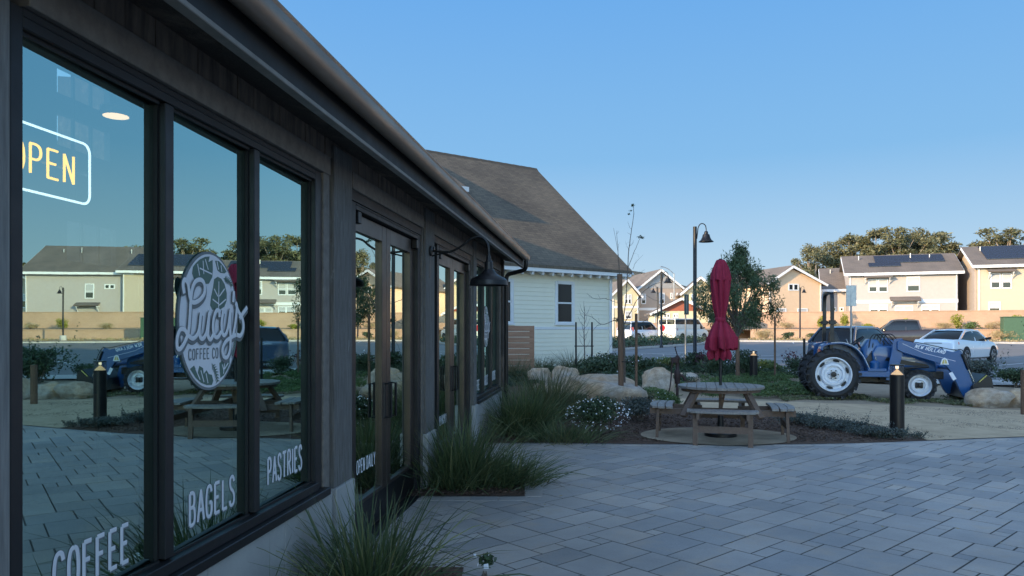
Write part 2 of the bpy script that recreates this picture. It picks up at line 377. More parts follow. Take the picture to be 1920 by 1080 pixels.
M['plate'] = mat('plate_white', (.6,.6,.6), (.55,.55,.55), 4, .5, bmp=0)
M['pad'] = mat('sandy_gravel_pad', (.40,.30,.20), (.26,.19,.125), 4, .95, bmp=.4, bd=.01, detail=9)
# ================================================================ THE GROUND
def sheet(name, pts, dz, m, kind='structure', thick=0.0):
    # flat sheet following the ground; split where the ground kinks
    pts = [(p[0], p[1]) for p in pts]; mb = MB()
    def clip(poly, yc, keep):
        out = []
        for i in range(len(poly)):
            a, b = poly[i], poly[(i+1) % len(poly)]
            ia, ib = (a[1] <= yc) == keep, (b[1] <= yc) == keep
            if ia: out.append(a)
            if ia != ib:
                t = (yc - a[1]) / (b[1] - a[1]); out.append((a[0] + t*(b[0]-a[0]), yc))
        return out
    rest = pts
    for yc in (15.0, 67.5):
        lo = clip(rest, yc, True)
        if len(lo) > 2: mb.add([(x, y, gz(y)+dz) for x, y in lo], [tuple(range(len(lo)))])
        rest = clip(rest, yc, False)
        if len(rest) < 3: break
    if len(rest) > 2: mb.add([(x, y, gz(y)+dz) for x, y in rest], [tuple(range(len(rest)))])
    o = mb.build(name, m, fixn=False, kind=kind)
    b = bmesh.new(); b.from_mesh(o.data)
    for f in b.faces:
        if f.normal.z < 0: f.normal_flip()
    bmesh.ops.triangulate(b, faces=b.faces); b.to_mesh(o.data); b.free()
    return o
mb = MB()
ys = [-400, 15, 67.5, 3500]
for a, b in zip(ys, ys[1:]):
    mb.add([(-3000,a,gz(a)-.03),(3000,a,gz(a)-.03),(3000,b,gz(b)-.03),(-3000,b,gz(b)-.03)], [(0,1,2,3)])
mb.build('ground', M['soil'], fixn=False, kind='structure')
# row of houses across the lot: a frame of its own
RQ = Vector((33.7, 78)); Rr = Vector((.94, -.342)); Rn = Vector((.342, .94)); RANG = math.atan2(-.342, .94)
def rp(a, k): q = RQ + Rr*a + Rn*k; return (q.x, q.y)
def ra(px, k):
    t = (px-960)/F; return (t*(RQ.y+k*Rn.y) - (RQ.x+k*Rn.x)) / (Rr.x - t*Rr.y)
sheet('parking_lot', [(3,36),(8.6,27.5),(11.5,22),(17,20.6),(40,19),(95,12), rp(62,-12.7), rp(-9,-12.7), (22,86), (-40,86), (-40,46)], .0, M['asphalt'])
sheet('sidewalk', [(2,34.5),(7.8,26.5),(10.4,20.6),(16.5,19.0),(40,17.4),(95,10.5),(95,12.3),(40,19.2),(17,20.8),(11.7,22.2),(8.8,27.7),(3,36.2)], .06, M['concrete'])
G2 = lambda a: [tuple(G(*p)[:2]) for p in a]
# paved terrace
sheet('terrace_joint', [(-2.6,-3),(16,-3),(16,12),(-2.6,12)], .0125, M['joint'])
U = .122; ang = R(42); ca, sa = math.cos(ang), math.sin(ang)
mb = MB(); NG = 196; occ = np.zeros((NG, NG), bool); g0 = Vector((6.5, 4.8)) ; rr = random.Random(5)
SZ = [((3,3),.30),((4,2),.22),((3,2),.26),((4,3),.08),((2,2),.08),((2,1),.04),((1,1),.02)]
for j in range(NG):
    for i in range(NG):
        if occ[i,j]: continue
        opts = sorted(SZ, key=lambda s: rr.random()**(1/s[1]), reverse=True)
        for (a, b), _ in opts + [((1,1),1)]:
            if i+a <= NG and j+b <= NG and not occ[i:i+a, j:j+b].any(): break
        occ[i:i+a, j:j+b] = True
        cx, cy = (i+a/2-NG/2)*U, (j+b/2-NG/2)*U
        X, Y = g0.x + cx*ca - cy*sa, g0.y + cx*sa + cy*ca
        if not (-2.4 < X < 14.5 and -1.0 < Y < 11.6): continue
        g = .0046 + rr.random()*.0014; c = .002; hz = .0145 + rr.random()*.0012
        def C(u, v, z): 
            lx, ly = cx+u, cy+v; return (g0.x+lx*ca-ly*sa, g0.y+lx*sa+ly*ca, z)
        w2, h2 = a*U/2-g, b*U/2-g
        vs = [C(-w2,-h2,.005),C(w2,-h2,.005),C(w2,h2,.005),C(-w2,h2,.005),C(-w2+c,-h2+c,hz),C(w2-c,-h2+c,hz),C(w2-c,h2-c,hz),C(-w2+c,h2-c,hz)]
        mb.add(vs, [(4,5,6,7),(0,1,5,4),(1,2,6,5),(2,3,7,6),(3,0,4,7)])
mb.build('terrace_paving', M['paver'], fixn=False, kind='structure')
def border(name, a, b, w=.16, n=None):     # a straight edging course of small pavers
    a = Vector(a); b = Vector(b); L = (b-a).length; d = (b-a)/L; q = Vector((-d.y, d.x)); n = n or int(L/.24); mb = MB()
    for i in range(n):
        p0 = a + d*(L*i/n+.004); p1 = a + d*(L*(i+1)/n-.004)
        c = [p0, p1, p1+q*w, p0+q*w]; ce = sum(c, Vector((0,0)))/4
        mb.add([(*p, .013) for p in c] + [(*(ce+(p-ce)*.96), .019) for p in c], [(4,5,6,7),(0,1,5,4),(1,2,6,5),(2,3,7,6),(3,0,4,7)])
    mb.build(name, M['paver'], fixn=False, kind='structure')
border('terrace_edging', (-.93,6.83), (.14,6.83)); border('terrace_edging', (.14,6.83), (.30,8.5), .16, 7) if False else None
border('terrace_edging', (.12,6.99), (.12+.02,8.5), -.17); border('terrace_edging', (.15,8.52), (-.72,8.52), -.16)
border('terrace_edging', (-.32,4.9), (-1.2,4.9), -.16); border('terrace_edging', (-.16,.5), (-.16,5.06), .16)
far = [(905,836),(1015,833),(1200,835.5),(1480,836),(1600,834),(1740,829),(1920,822),(2300,808)]
fw = [G(*p) for p in far]
for a, b in zip(fw[:-1], fw[1:]): border('terrace_edging', (a.x, a.y-.12), (b.x, b.y-.12), .15)
# planting beds (bark mulch) and gravel walk lie a little over the paving edge
bed = [tuple(p[:2]) for p in fw[:6]]
sheet('planting_bed', [(-.9,10.24)] + bed[1:5] + [tuple(fw[5][:2])] + G2([(1640,799),(1500,779),(1300,768)]) + [(3.0,17),(2.5,30),(-4,24),(-3,10.24)], .026, M['mulch'])
sheet('planting_bed', [(-1.2,6.99),(.12,6.99),(.14,8.5),(-1.2,8.5)], .024, M['mulch'])
sheet('planting_bed', [(-1.9,-2),(-.32,-2),(-.32,4.9),(-1.3,4.9)], .024, M['mulch'])
sheet('gravel_walk', [tuple(fw[5][:2]), tuple(fw[6][:2]), tuple(fw[7][:2])] + G2([(2500,800)]) + [(24,14.5)] + G2([(1920,772),(1700,763),(1480,756),(1300,750),(1205,746),(1190,762),(1300,768),(1500,779),(1640,799)]), .03, M['granite'])
cx, cy = P(1350, 10.75)[0], 10.95
sheet('gravel_pad', [(cx+1.12*math.cos(a*math.pi/24), cy-.06+.9*math.sin(a*math.pi/24)) for a in range(48)], .036, M['pad'])
sheet('garden_soil', G2([(1440,712),(1480,756),(1700,763),(1920,772)]) + [(24,14.5),(26,17.4),(16.5,18.9),(10.4,20.5)], .02, M['soil'])
# lot markings
def stripe(a, b, w=.11, name='painted_line'):
    a = Vector(a); b = Vector(b); d = (b-a).normalized(); q = Vector((-d.y, d.x))*w/2
    sheet(name, [a-q, b-q, b+q, a+q], .006, M['paint'])
hd = Vector((.79,.61)); sdv = Vector((.61,-.79))
for k in range(-8, 9):
    o = Vector((19.3,31.5)) + sdv*2.75*k + sdv*1.45
    if gz(o.y) >= 0 and o.x > 9 and o.y > 23: stripe(o-hd*2.9, o+hd*2.7)
o = Vector((19.3,31.5)); stripe(o-hd*2.9-sdv*20, o-hd*2.9+sdv*12)
for k in range(9): 
    o = Vector(rp(-4+5.6*k, -18)); stripe(o, o+Rn*5.2)
stripe(G(1290,668)[:2], G(1520,676)[:2]); stripe(G(1380,681)[:2], G(1500,683)[:2])
# kerbs
def kerb(name, pts, w=.16, h=.14):
    mb = MB()
    for a, b in zip(pts, pts[1:]):
        mb.bar((a[0],a[1],gz(a[1])+h/2),(b[0],b[1],gz(b[1])+h/2), w, h)
    mb.build(name, M['concrete'], kind='structure', bevel=.015)
kerb('kerb', [rp(-9,-12.7), rp(20,-12.7), rp(62,-12.7)])
ISL = [(6.2,45.5),(9,50),(15.2,59.5),(17.5,66),(13,66.5),(4,58),(2,47)]
sheet('kerb_island', ISL, .12, M['mulch']); kerb('kerb', ISL + ISL[:1])
# verge between kerb and low wall, raised ground behind it
mb = MB(); p = [rp(-9,-12.5), rp(62,-12.5), rp(62,-4), rp(-9,-4)]
mb.add([(*q, z) for q, z in zip(p, (.50,.50,.62,.62))], [(0,1,2,3)]); mb.build('verge', M['soil'], kind='structure', fixn=False)
mb = MB(); p = [rp(-14,-4), rp(62,-4), rp(62,0), rp(-14,0)]
mb.add([(*q, z) for q, z in zip(p, (1.5,1.5,1.75,1.75))], [(0,1,2,3)])
q = [rp(-14,0), rp(62,0), rp(62,120), rp(-14,120)]
mb.add([(*a, 1.8) for a in q], [(0,1,2,3)]); mb.build('terrace_ground', M['soil'], kind='structure', fixn=False)
# distant hill
mb = MB(); nx, ny = 60, 10; vs = []
for j in range(ny+1):
    for i in range(nx+1):
        x = -100 + 560*i/nx; y = 620 + 260*j/ny
        r = math.exp(-((x-90)/150)**2)*62 + math.exp(-((x-330)/120)**2)*16
        vs.append((x, y, .3 + r*math.sin(min(1, j/ny*1.6)*math.pi/2)*(1+.25*noise.noise((x*.012, y*.02, 0)))))
mb.add(vs, [(j*(nx+1)+i, j*(nx+1)+i+1, (j+1)*(nx+1)+i+1, (j+1)*(nx+1)+i) for j in range(ny) for i in range(nx)])
mb.build('hill', M['hill'], smooth=180, kind='structure', fixn=False)
# ================================================================ THE CAFE (local x points out of the facade, local y runs along it)
FS = 1.0075
cafe = thing('cafe_building', 'dark timber cafe with coated glass shopfront windows, bronze doors and a steel gutter', 'building', (-1.78,0,0), -math.atan(.1226))
CM = Matrix.Translation((-1.78,0,0)) @ Matrix.Rotation(-math.atan(.1226), 4, 'Z'); CMI = CM.inverted()
def cpt(x, y, z): return CM @ Vector((x, y, z))
def fpt(px, py, x=0.0):     # a point of the facade plane (local x = depth out of it), local coordinates
    X0 = 1.78 - x/.9926; Y = X0*F/(1130-px); return Vector((x, (Y + .1217*x)/.9926, EYE + (HZ-py)/F*Y))
def B(mb, x0,x1,y0,y1,z0,z1): return mb.box(x0,x1,y0,y1,z0,z1)
# --- glyph strokes: tall narrow hand lettering, unit height
GL = {
'C': [[(.46,.80),(.40,.95),(.26,1),(.12,.93),(.05,.72),(.03,.4),(.08,.12),(.22,0),(.38,.03),(.47,.18)]],
'O': [[(.27,1),(.12,.93),(.04,.7),(.03,.35),(.10,.08),(.26,0),(.42,.08),(.49,.35),(.48,.7),(.41,.93),(.27,1)]],
'F': [[(.08,0),(.08,.5),(.08,1)],[(.08,1),(.46,1)],[(.08,.55),(.38,.55)]],
'E': [[(.46,1),(.08,1)],[(.08,1),(.08,.5),(.08,0)],[(.08,0),(.47,0)],[(.08,.52),(.38,.52)]],
'B': [[(.08,0),(.08,.5),(.08,1)],[(.08,1),(.3,1),(.42,.9),(.42,.66),(.3,.55),(.08,.55)],[(.3,.55),(.44,.45),(.46,.15),(.34,0),(.08,0)]],
'A': [[(.02,0),(.27,1)],[(.27,1),(.52,0)],[(.1,.35),(.44,.35)]],
'G': [[(.46,.80),(.40,.95),(.26,1),(.12,.93),(.05,.72),(.03,.4),(.08,.12),(.22,0),(.38,.03),(.47,.18),(.47,.45)],[(.47,.45),(.28,.45)]],
'L': [[(.08,1),(.08,0)],[(.08,0),(.45,0)]],
'S': [[(.45,.82),(.38,.96),(.24,1),(.1,.93),(.08,.76),(.16,.6),(.36,.46),(.46,.28),(.42,.08),(.26,0),(.1,.04),(.04,.18)]],
'P': [[(.08,0),(.08,.5),(.08,1)],[(.08,1),(.3,1),(.44,.9),(.46,.66),(.34,.5),(.08,.48)]],
'T': [[(.02,1),(.5,1)],[(.26,1),(.26,0)]],
'R': [[(.08,0),(.08,.5),(.08,1)],[(.08,1),(.3,1),(.44,.9),(.46,.66),(.34,.52),(.08,.5)],[(.26,.5),(.5,0)]],
'I': [[(.12,1),(.12,0)]],
'D': [[(.08,0),(.08,.5),(.08,1)],[(.08,1),(.26,.98),(.42,.85),(.48,.5),(.42,.15),(.26,.02),(.08,0)]],
'Y': [[(.04,1),(.27,.5)],[(.5,1),(.27,.5)],[(.27,.5),(.27,0)]],
'N': [[(.08,0),(.08,1)],[(.08,1),(.46,0)],[(.46,0),(.46,1)]],
'&': [[(.5,0),(.14,.7),(.16,.95),(.3,.97),(.36,.8),(.08,.35),(.1,.06),(.3,0),(.46,.3)]],
'H': [[(.08,0),(.08,1)],[(.46,0),(.46,1)],[(.08,.5),(.46,.5)]],'W': [[(.02,1),(.14,0)],[(.14,0),(.27,.7)],[(.27,.7),(.4,0)],[(.4,0),(.52,1)]],
'-': [[(.1,.5),(.4,.5)]], ' ': []}
def strokes(mb, txt, fn, r, wtot, rel=.14, n=8, flat=None):
    # fn(u, v) places a point (u along in 0..wtot, v height in 0..1)
    adv = [(.24 if c == 'I' else .55 if c != ' ' else .3) + rel for c in txt]; tot = sum(adv) - rel; x = 0
    for c, a in zip(txt, adv):
        for st in GL[c]:
            pts = [fn((x + p[0])/tot*wtot, p[1]) for p in st]
            mb.tube(smoothline(pts, 4) if len(pts) > 3 else pts, r, n, flat=flat)
        x += a
def coat(o):        # only the outer face carries the reflective coating, the other faces are clear
    o.data.materials.append(M['clear'])
    for p in o.data.polygons:
        if p.normal.x < .9: p.material_index = 1
    return o
def shop_window(y0, full, labels):
    w = cafe
    L = 2.43; T = .775
    fr = MB(); zt = 2.588; zb = .60
    B(fr, -.12,0, y0-.05,y0, zb,zt-.001); B(fr, -.16,0, y0+L-.10,y0+L, zb,zt-.001)
    for k in (1, 2): B(fr, -.12,.0, y0-.03+T*k, y0+.03+T*k, zb+.06, zt-.065)
    B(fr, -.16,.001, y0,y0+L-.10, zt-.062,zt)
    B(fr, -.16,.004, y0,y0+L-.10, zt-.03,zt-.024)
    B(fr, -.16,.02, y0,y0+L-.10, zb,zb+.05)
    f = fr.build('window_frame', M['frame'], w, bevel=.003)
    s = MB(); B(s, -.1,.055, y0-.02,y0+L+.02, zb-.05,zb-.002); s.build('window_sill', M['frame'], f, bevel=.004)
    edges = [(y0+.0, y0+T-.03), (y0+T+.03, y0+2*T-.03), (y0+2*T+.03, y0+L-.10)]
    for i, (a, b) in enumerate(edges):
        g = MB(); pz0, pz1 = zb+.05, zt-.062; g.hexa([(-.037,a,pz0),(-.031,a,pz0),(-.048,b,pz0),(-.054,b,pz0),(-.037,a,pz1),(-.031,a,pz1),(-.048,b,pz1),(-.054,b,pz1)]); coat(g.build('window_pane', M['glass'], f))
        r = MB(); B(r, -.030,-.020, a, a+.010, pz0, pz1); B(r, -.047,-.030, b-.010, b, pz0, pz1)
        B(r, -.030,-.020, a+.010, b-.010, pz1-.014, pz1); B(r, -.030,-.02, a+.010, b-.010, pz0, pz0+.010)
        r.build('glazing_bead', M['inner'], f)
    texts = ['COFFEE', 'BAGELS', 'PASTRIES']; pos = [(.165,.575,.712,0), (.97,1.40,.735,1), (1.735,2.225,.757,2)]
    for t, (a, b, z, pi_) in zip(texts, pos):
        h = .14; e0, e1 = edges[pi_]
        gx = lambda u: -.0305 - .017*(y0+a+u-e0)/(e1-e0)
        fn = lambda u, v, a=a, z=z, gx=gx: Vector((gx(u)+.002, y0+a+u, z+v*h))
        mb = MB(); strokes(mb, t, fn, .0085, b-a, flat=((1,0,0), .12)); mb.build('window_lettering', M['vinyl'], f, label='white hand drawn %s lettering' % t)
        mb = MB(); fn2 = lambda u, v, a=a, z=z, gx=gx: Vector((gx(u)+.0005, y0+a+u+.003, z+v*h-.003))
        strokes(mb, t, fn2, .0125, b-a, flat=((1,0,0), .08)); mb.build('lettering_outline', M['vinyl_dark'], f)
    return f
def double_door(y0):
    zt = 2.52
    fr = MB(); B(fr, -.16,-.012, y0,y0+.10, .02,zt); B(fr, -.16,-.012, y0+1.92,y0+2.02, .02,zt); B(fr, -.16,-.010, y0+.1,y0+1.92, zt-.05,zt); B(fr, -.16,-.006, y0+.1,y0+1.92, zt-.02,zt-.012)
    B(fr, -.16,.06, y0,y0+2.02, .0,.02)
    f = fr.build('door_frame', M['frame'], cafe, bevel=.003)
    for side in (0, 1):
        a = y0+.102 + side*.91; b = a+.906
        d = MB(); x0, x1 = -.10, -.055; sw = .12; tz = zt-.06
        B(d, x0,x1, a,a+sw, .03,tz); B(d, x0,x1, b-sw,b, .03,tz); B(d, x0,x1-.001, a+sw,b-sw, tz-.13,tz); B(d, x0,x1-.001, a+sw,b-sw, .03,.30)
        leaf = d.build('door', M['bronze'], cafe, bevel=.003)
        g = MB(); q0, q1 = a+sw, b-sw; g.hexa([(-.080,q0,.3),(-.074,q0,.3),(-.086,q1,.3),(-.092,q1,.3),(-.080,q0,tz-.13),(-.074,q0,tz-.13),(-.086,q1,tz-.13),(-.092,q1,tz-.13)]); coat(g.build('glass_pane', M['doorglass'], leaf))
        hb = MB()
        hy = b-.07 if side == 0 else a+.07
        hp = [(-.055,hy,1.14),(.005,hy,1.14),(.005,hy,.86),(-.055,hy,.86)]
        hb.tube([hp[0],hp[1],hp[2],hp[3]], .012, 8); hb.tube([(-.055,hy,.85),(-.055,hy,1.15)], .016, 8)
        hb.build('handle', M['black'], leaf, smooth=40)
        c = MB(); cy = a+.02 if side == 0 else b-.09
        B(c, -.05,.0, cy,cy+.075, tz-.085,tz+.0); c.build('hinge_block', M['black'], leaf, bevel=.004)
        k = MB(); B(k, x1+.0005,x1+.0035, a+.02,b-.02, .05,.27); k.build('kick_plate', M['black'], leaf)
        if side == 0:
            mb = MB(); fn = lambda u, v: Vector((-.0755, a+.2+u, .50+v*.10)); strokes(mb, 'OPEN DAILY', fn, .006, .46, flat=((1,0,0), .15))
            mb.build('door_lettering', M['vinyl'], leaf, label='white OPEN DAILY lettering')
    return f
def post(y0, y1, x=.03, z1=2.80, m='peel'):
    mb = MB(); B(mb, -.12,x, y0,y1, .56,z1); o = mb.build('timber_post', M[m], cafe, bevel=.004)
    mb = MB(); B(mb, -.12,x-.03, y0-.03,y0-.001, .0,2.6); B(mb, -.12,x-.03, y1+.001,y1+.03, .0,2.6); mb.build('post_trim', M['trim_taupe'], o, bevel=.003)
    mb = MB(); B(mb, -.12,x+.02, y0-.005,y1+.005, 0,.56); mb.build('post_plinth', M['base'], o, bevel=.006)
WA, WB = 2.29, 10.42
shop_window(WA, True, 1); shop_window(WB, False, 1)
double_door(5.31); double_door(8.07)
post(4.86, 5.21); post(7.38, 7.76); post(10.13, 10.36)
mb = MB(); B(mb, -.12,.004, 1.95,2.236, .0,2.80); mb.build('timber_post', M['wood_weathered'], cafe, bevel=.004)
mb = MB(); B(mb, -.12,.05, 12.93,13.12, .0,2.80); mb.build('timber_post', M['barn_wood'], cafe, bevel=.004)
# grey trim between frame and post, header trim, dark boards above
for a, b in ((4.725,4.825), (12.86,12.925)): mb = MB(); B(mb, -.12,.012, a,b, .56,2.6); mb.build('window_trim', M['trim_taupe'], cafe, bevel=.003)
mb = MB()
for a, b in ((2.29,4.82), (5.25,7.34), (7.8,10.09), (10.4,12.92)): B(mb, -.12,.022, a,b, 2.592,2.71)
mb.build('header_trim', M['trim_taupe'], cafe, bevel=.003)
mb = MB()
for a, b in ((5.25,7.34), (7.8,10.09)): B(mb, -.12,-.002, a,b, 2.522,2.591)
mb.build('transom', M['frame'], cafe)
mb = MB(); y = -6.0; r2 = random.Random(3)
while y < 13.1:
    wd = .14 + r2.random()*.05; B(mb, -.14, .004 + r2.random()*.008, y, min(13.1, y+wd-.004), 2.712 - (2.7 if y < 1.98 else 0), 2.93); y += wd
mb.build('wall_cladding', M['cladding'], cafe)
# base under the windows, jointed concrete
for a, b in ((2.29,3.30),(3.306,4.10),(4.106,4.82),(10.4,11.2),(11.206,12.0),(12.006,12.92)): mb = MB(); B(mb, -.14,.035, a,b, -.1,.548); mb.build('wall_base', M['base'], cafe, bevel=.006)
# soffit, fascia, gutter, roof
mb = MB(); mb.hexa([(-.14,-6,2.86),(.33,-6,2.76),(.33,13.35,2.76),(-.14,13.35,2.86),(-.14,-6,2.90),(.33,-6,2.80),(.33,13.35,2.80),(-.14,13.35,2.90)])
mb.build('soffit', M['barn_wood'], cafe)
mb = MB(); y = -6
B(mb, .332,.362, -6,13.36, 2.715,2.885); mb.build('fascia_board', M['inner'], cafe)
mb = MB(); B(mb, .318,.37, -6,13.37, 2.69,2.713); mb.build('fascia_trim', M['fascia'], cafe, bevel=.003)
mb = MB(); n = 14; prof = []
for i in range(n+1):
    a = math.pi*(1 + i/n); prof.append((.423+.054*math.cos(a), 2.885+.085*math.sin(a)))
prof += [(.478,2.903),(.485,2.907),(.485,2.90)]
pin = [(.423+(x-.423)*.94, z+.002) for x, z in reversed(prof[:n+1])]
g = mb.prism(prof + pin, -6, 13.42, 'y'); gut = mb.build('gutter', M['gutter'], cafe, smooth=45)
mb = MB(); mb.lathe([(.0,0),(.052,0),(.052,.006),(.0,.006)], 20, 'y', (.423,13.421,2.86)); mb.build('end_cap', M['gutter'], gut, smooth=40)
mb = MB(); mb.tube(smoothline([(.435,13.1,2.80),(.435,13.1,2.72),(.40,13.12,2.64),(.25,13.15,2.60),(.1,13.16,2.55),(.075,13.16,2.4)], 6) + [Vector((.075,13.16,.1))], .038, 12)
mb.build('downspout', M['black'], cafe, smooth=50)
mb = MB(); mb.hexa([(-6.2,-6,6.1),(.40,-6,2.865),(.40,13.4,2.865),(-6.2,13.4,6.1),(-6.2,-6,6.18),(.40,-6,2.885),(.40,13.4,2.885),(-6.2,13.4,6.18)])
for k in range(45): 
    yy = -5.9+.43*k; mb.hexa([(-6.1,yy,6.1),(.10,yy,2.98),(.10,yy+.03,2.98),(-6.1,yy+.03,6.1),(-6.1,yy,6.2),(.10,yy,3.07),(.10,yy+.03,3.07),(-6.1,yy+.03,6.2)])
mb.build('roof', M['steelroof'], cafe)
# inside: floor, back wall with window openings, end walls
mb = MB(); B(mb, -6,-.17, -5.9,13, -.02,.0); mb.build('floor', M['concrete'], cafe)
mb = MB(); bx = (-6.1,-6.0)
OP = [(9.95,11.1,5.0,5.5),(9.95,11.1,4.25,4.72),(10.15,11.25,2.6,3.2),(11.55,11.85,2.6,3.0),(2.2,4.2,4.25,5.5),(6.0,8.0,4.25,5.5)]
ysb = sorted({-5.9,13.0} | {o[0] for o in OP} | {o[1] for o in OP}); zsb = sorted({0,5.95} | {o[2] for o in OP} | {o[3] for o in OP})
for a, b in zip(ysb, ysb[1:]):
    for c, d in zip(zsb, zsb[1:]):
        if not any(o[0] <= a and b <= o[1] and o[2] <= c and d <= o[3] for o in OP): B(mb, *bx, a,b, c,d)
for o in OP[:3]:
    for q in (1, 2): ym = o[0]+(o[1]-o[0])*q/3; B(mb, -6.07,-6.03, ym-.02,ym+.02, o[2],o[3])
for a in (-5.95, 13.0): mb.prism([(-6.0,0),(-.2,0),(-.2,2.95),(-6.0,5.85)], a, a+.08, 'y')
mb.build('inner_wall', mat('inner_wall_paint', (.10,.10,.10), (.08,.08,.08), 2, .8), cafe)
mb = MB()
for k in range(3): B(mb, -4.2,-3.5, 2.6+k*3.0,4.4+k*3.0, .0,.92)
mb.build('counter', M['cedar'], cafe)
# --- things on and in the facade
lp = cpt(-1.9, 5.6, 2.98)
t = thing('ceiling_lamp', 'round white ceiling lamp glowing inside the cafe behind the first window', 'lamp', (-2.79, 5.21, 3.1), 0)
mb = MB(); mb.lathe([(.0,0),(.085,.0),(.10,.03),(.10,.06),(0,.06)], 24); mb.build('housing', M['white'], t, smooth=40)
mb = MB(); mb.lathe([(0,-.004),(.083,-.004),(.083,-.001),(0,-.001)], 24); mb.build('diffuser', emat('warm_lamp', (1,.62,.32), 1.6), t)
# neon OPEN sign
n0 = cpt(-.15, 2.522, 2.178)
t = thing('neon_sign', 'lit neon sign reading OPEN in yellow inside a white rounded outline', 'neon sign', n0, -math.atan(.1226))
hw, hh, rc = .265, .112, .035; pts = []
for cx_, cz_, a0 in ((hw-rc, hh-rc, 0), (-hw+rc, hh-rc, 90), (-hw+rc, -hh+rc, 180), (hw-rc, -hh+rc, 270)):
    for k in range(7): a = R(a0 + 15*k); pts.append((0, cx_+rc*math.cos(a), cz_+rc*math.sin(a)))
pts.append(pts[0])
mb = MB(); mb.tube(pts, .0044, 8, cap=False); mb.build('outline_tube', M['neon_w'], t, smooth=60)
mb = MB(); strokes(mb, 'OPEN', lambda u, v: Vector((0, -.115+u, -.05+v*.10)), .0044, .305, .1); mb.build('letter_tube', M['neon_y'], t, smooth=60)
mb = MB(); B(mb, -.02,-.008, -hw,hw, -.004,.004); B(mb, -.02,-.008, -.2,-.19, -.1,.1); B(mb, -.02,-.008, .19,.2, -.1,.1); mb.build('mounting_bar', M['black'], t)
mb = MB()
for yy in (-.2,.2): mb.tube([(-.012,yy,.1),(-.012,yy,.34)], .0015, 5)
mb.build('hanging_wire', M['black'], t)
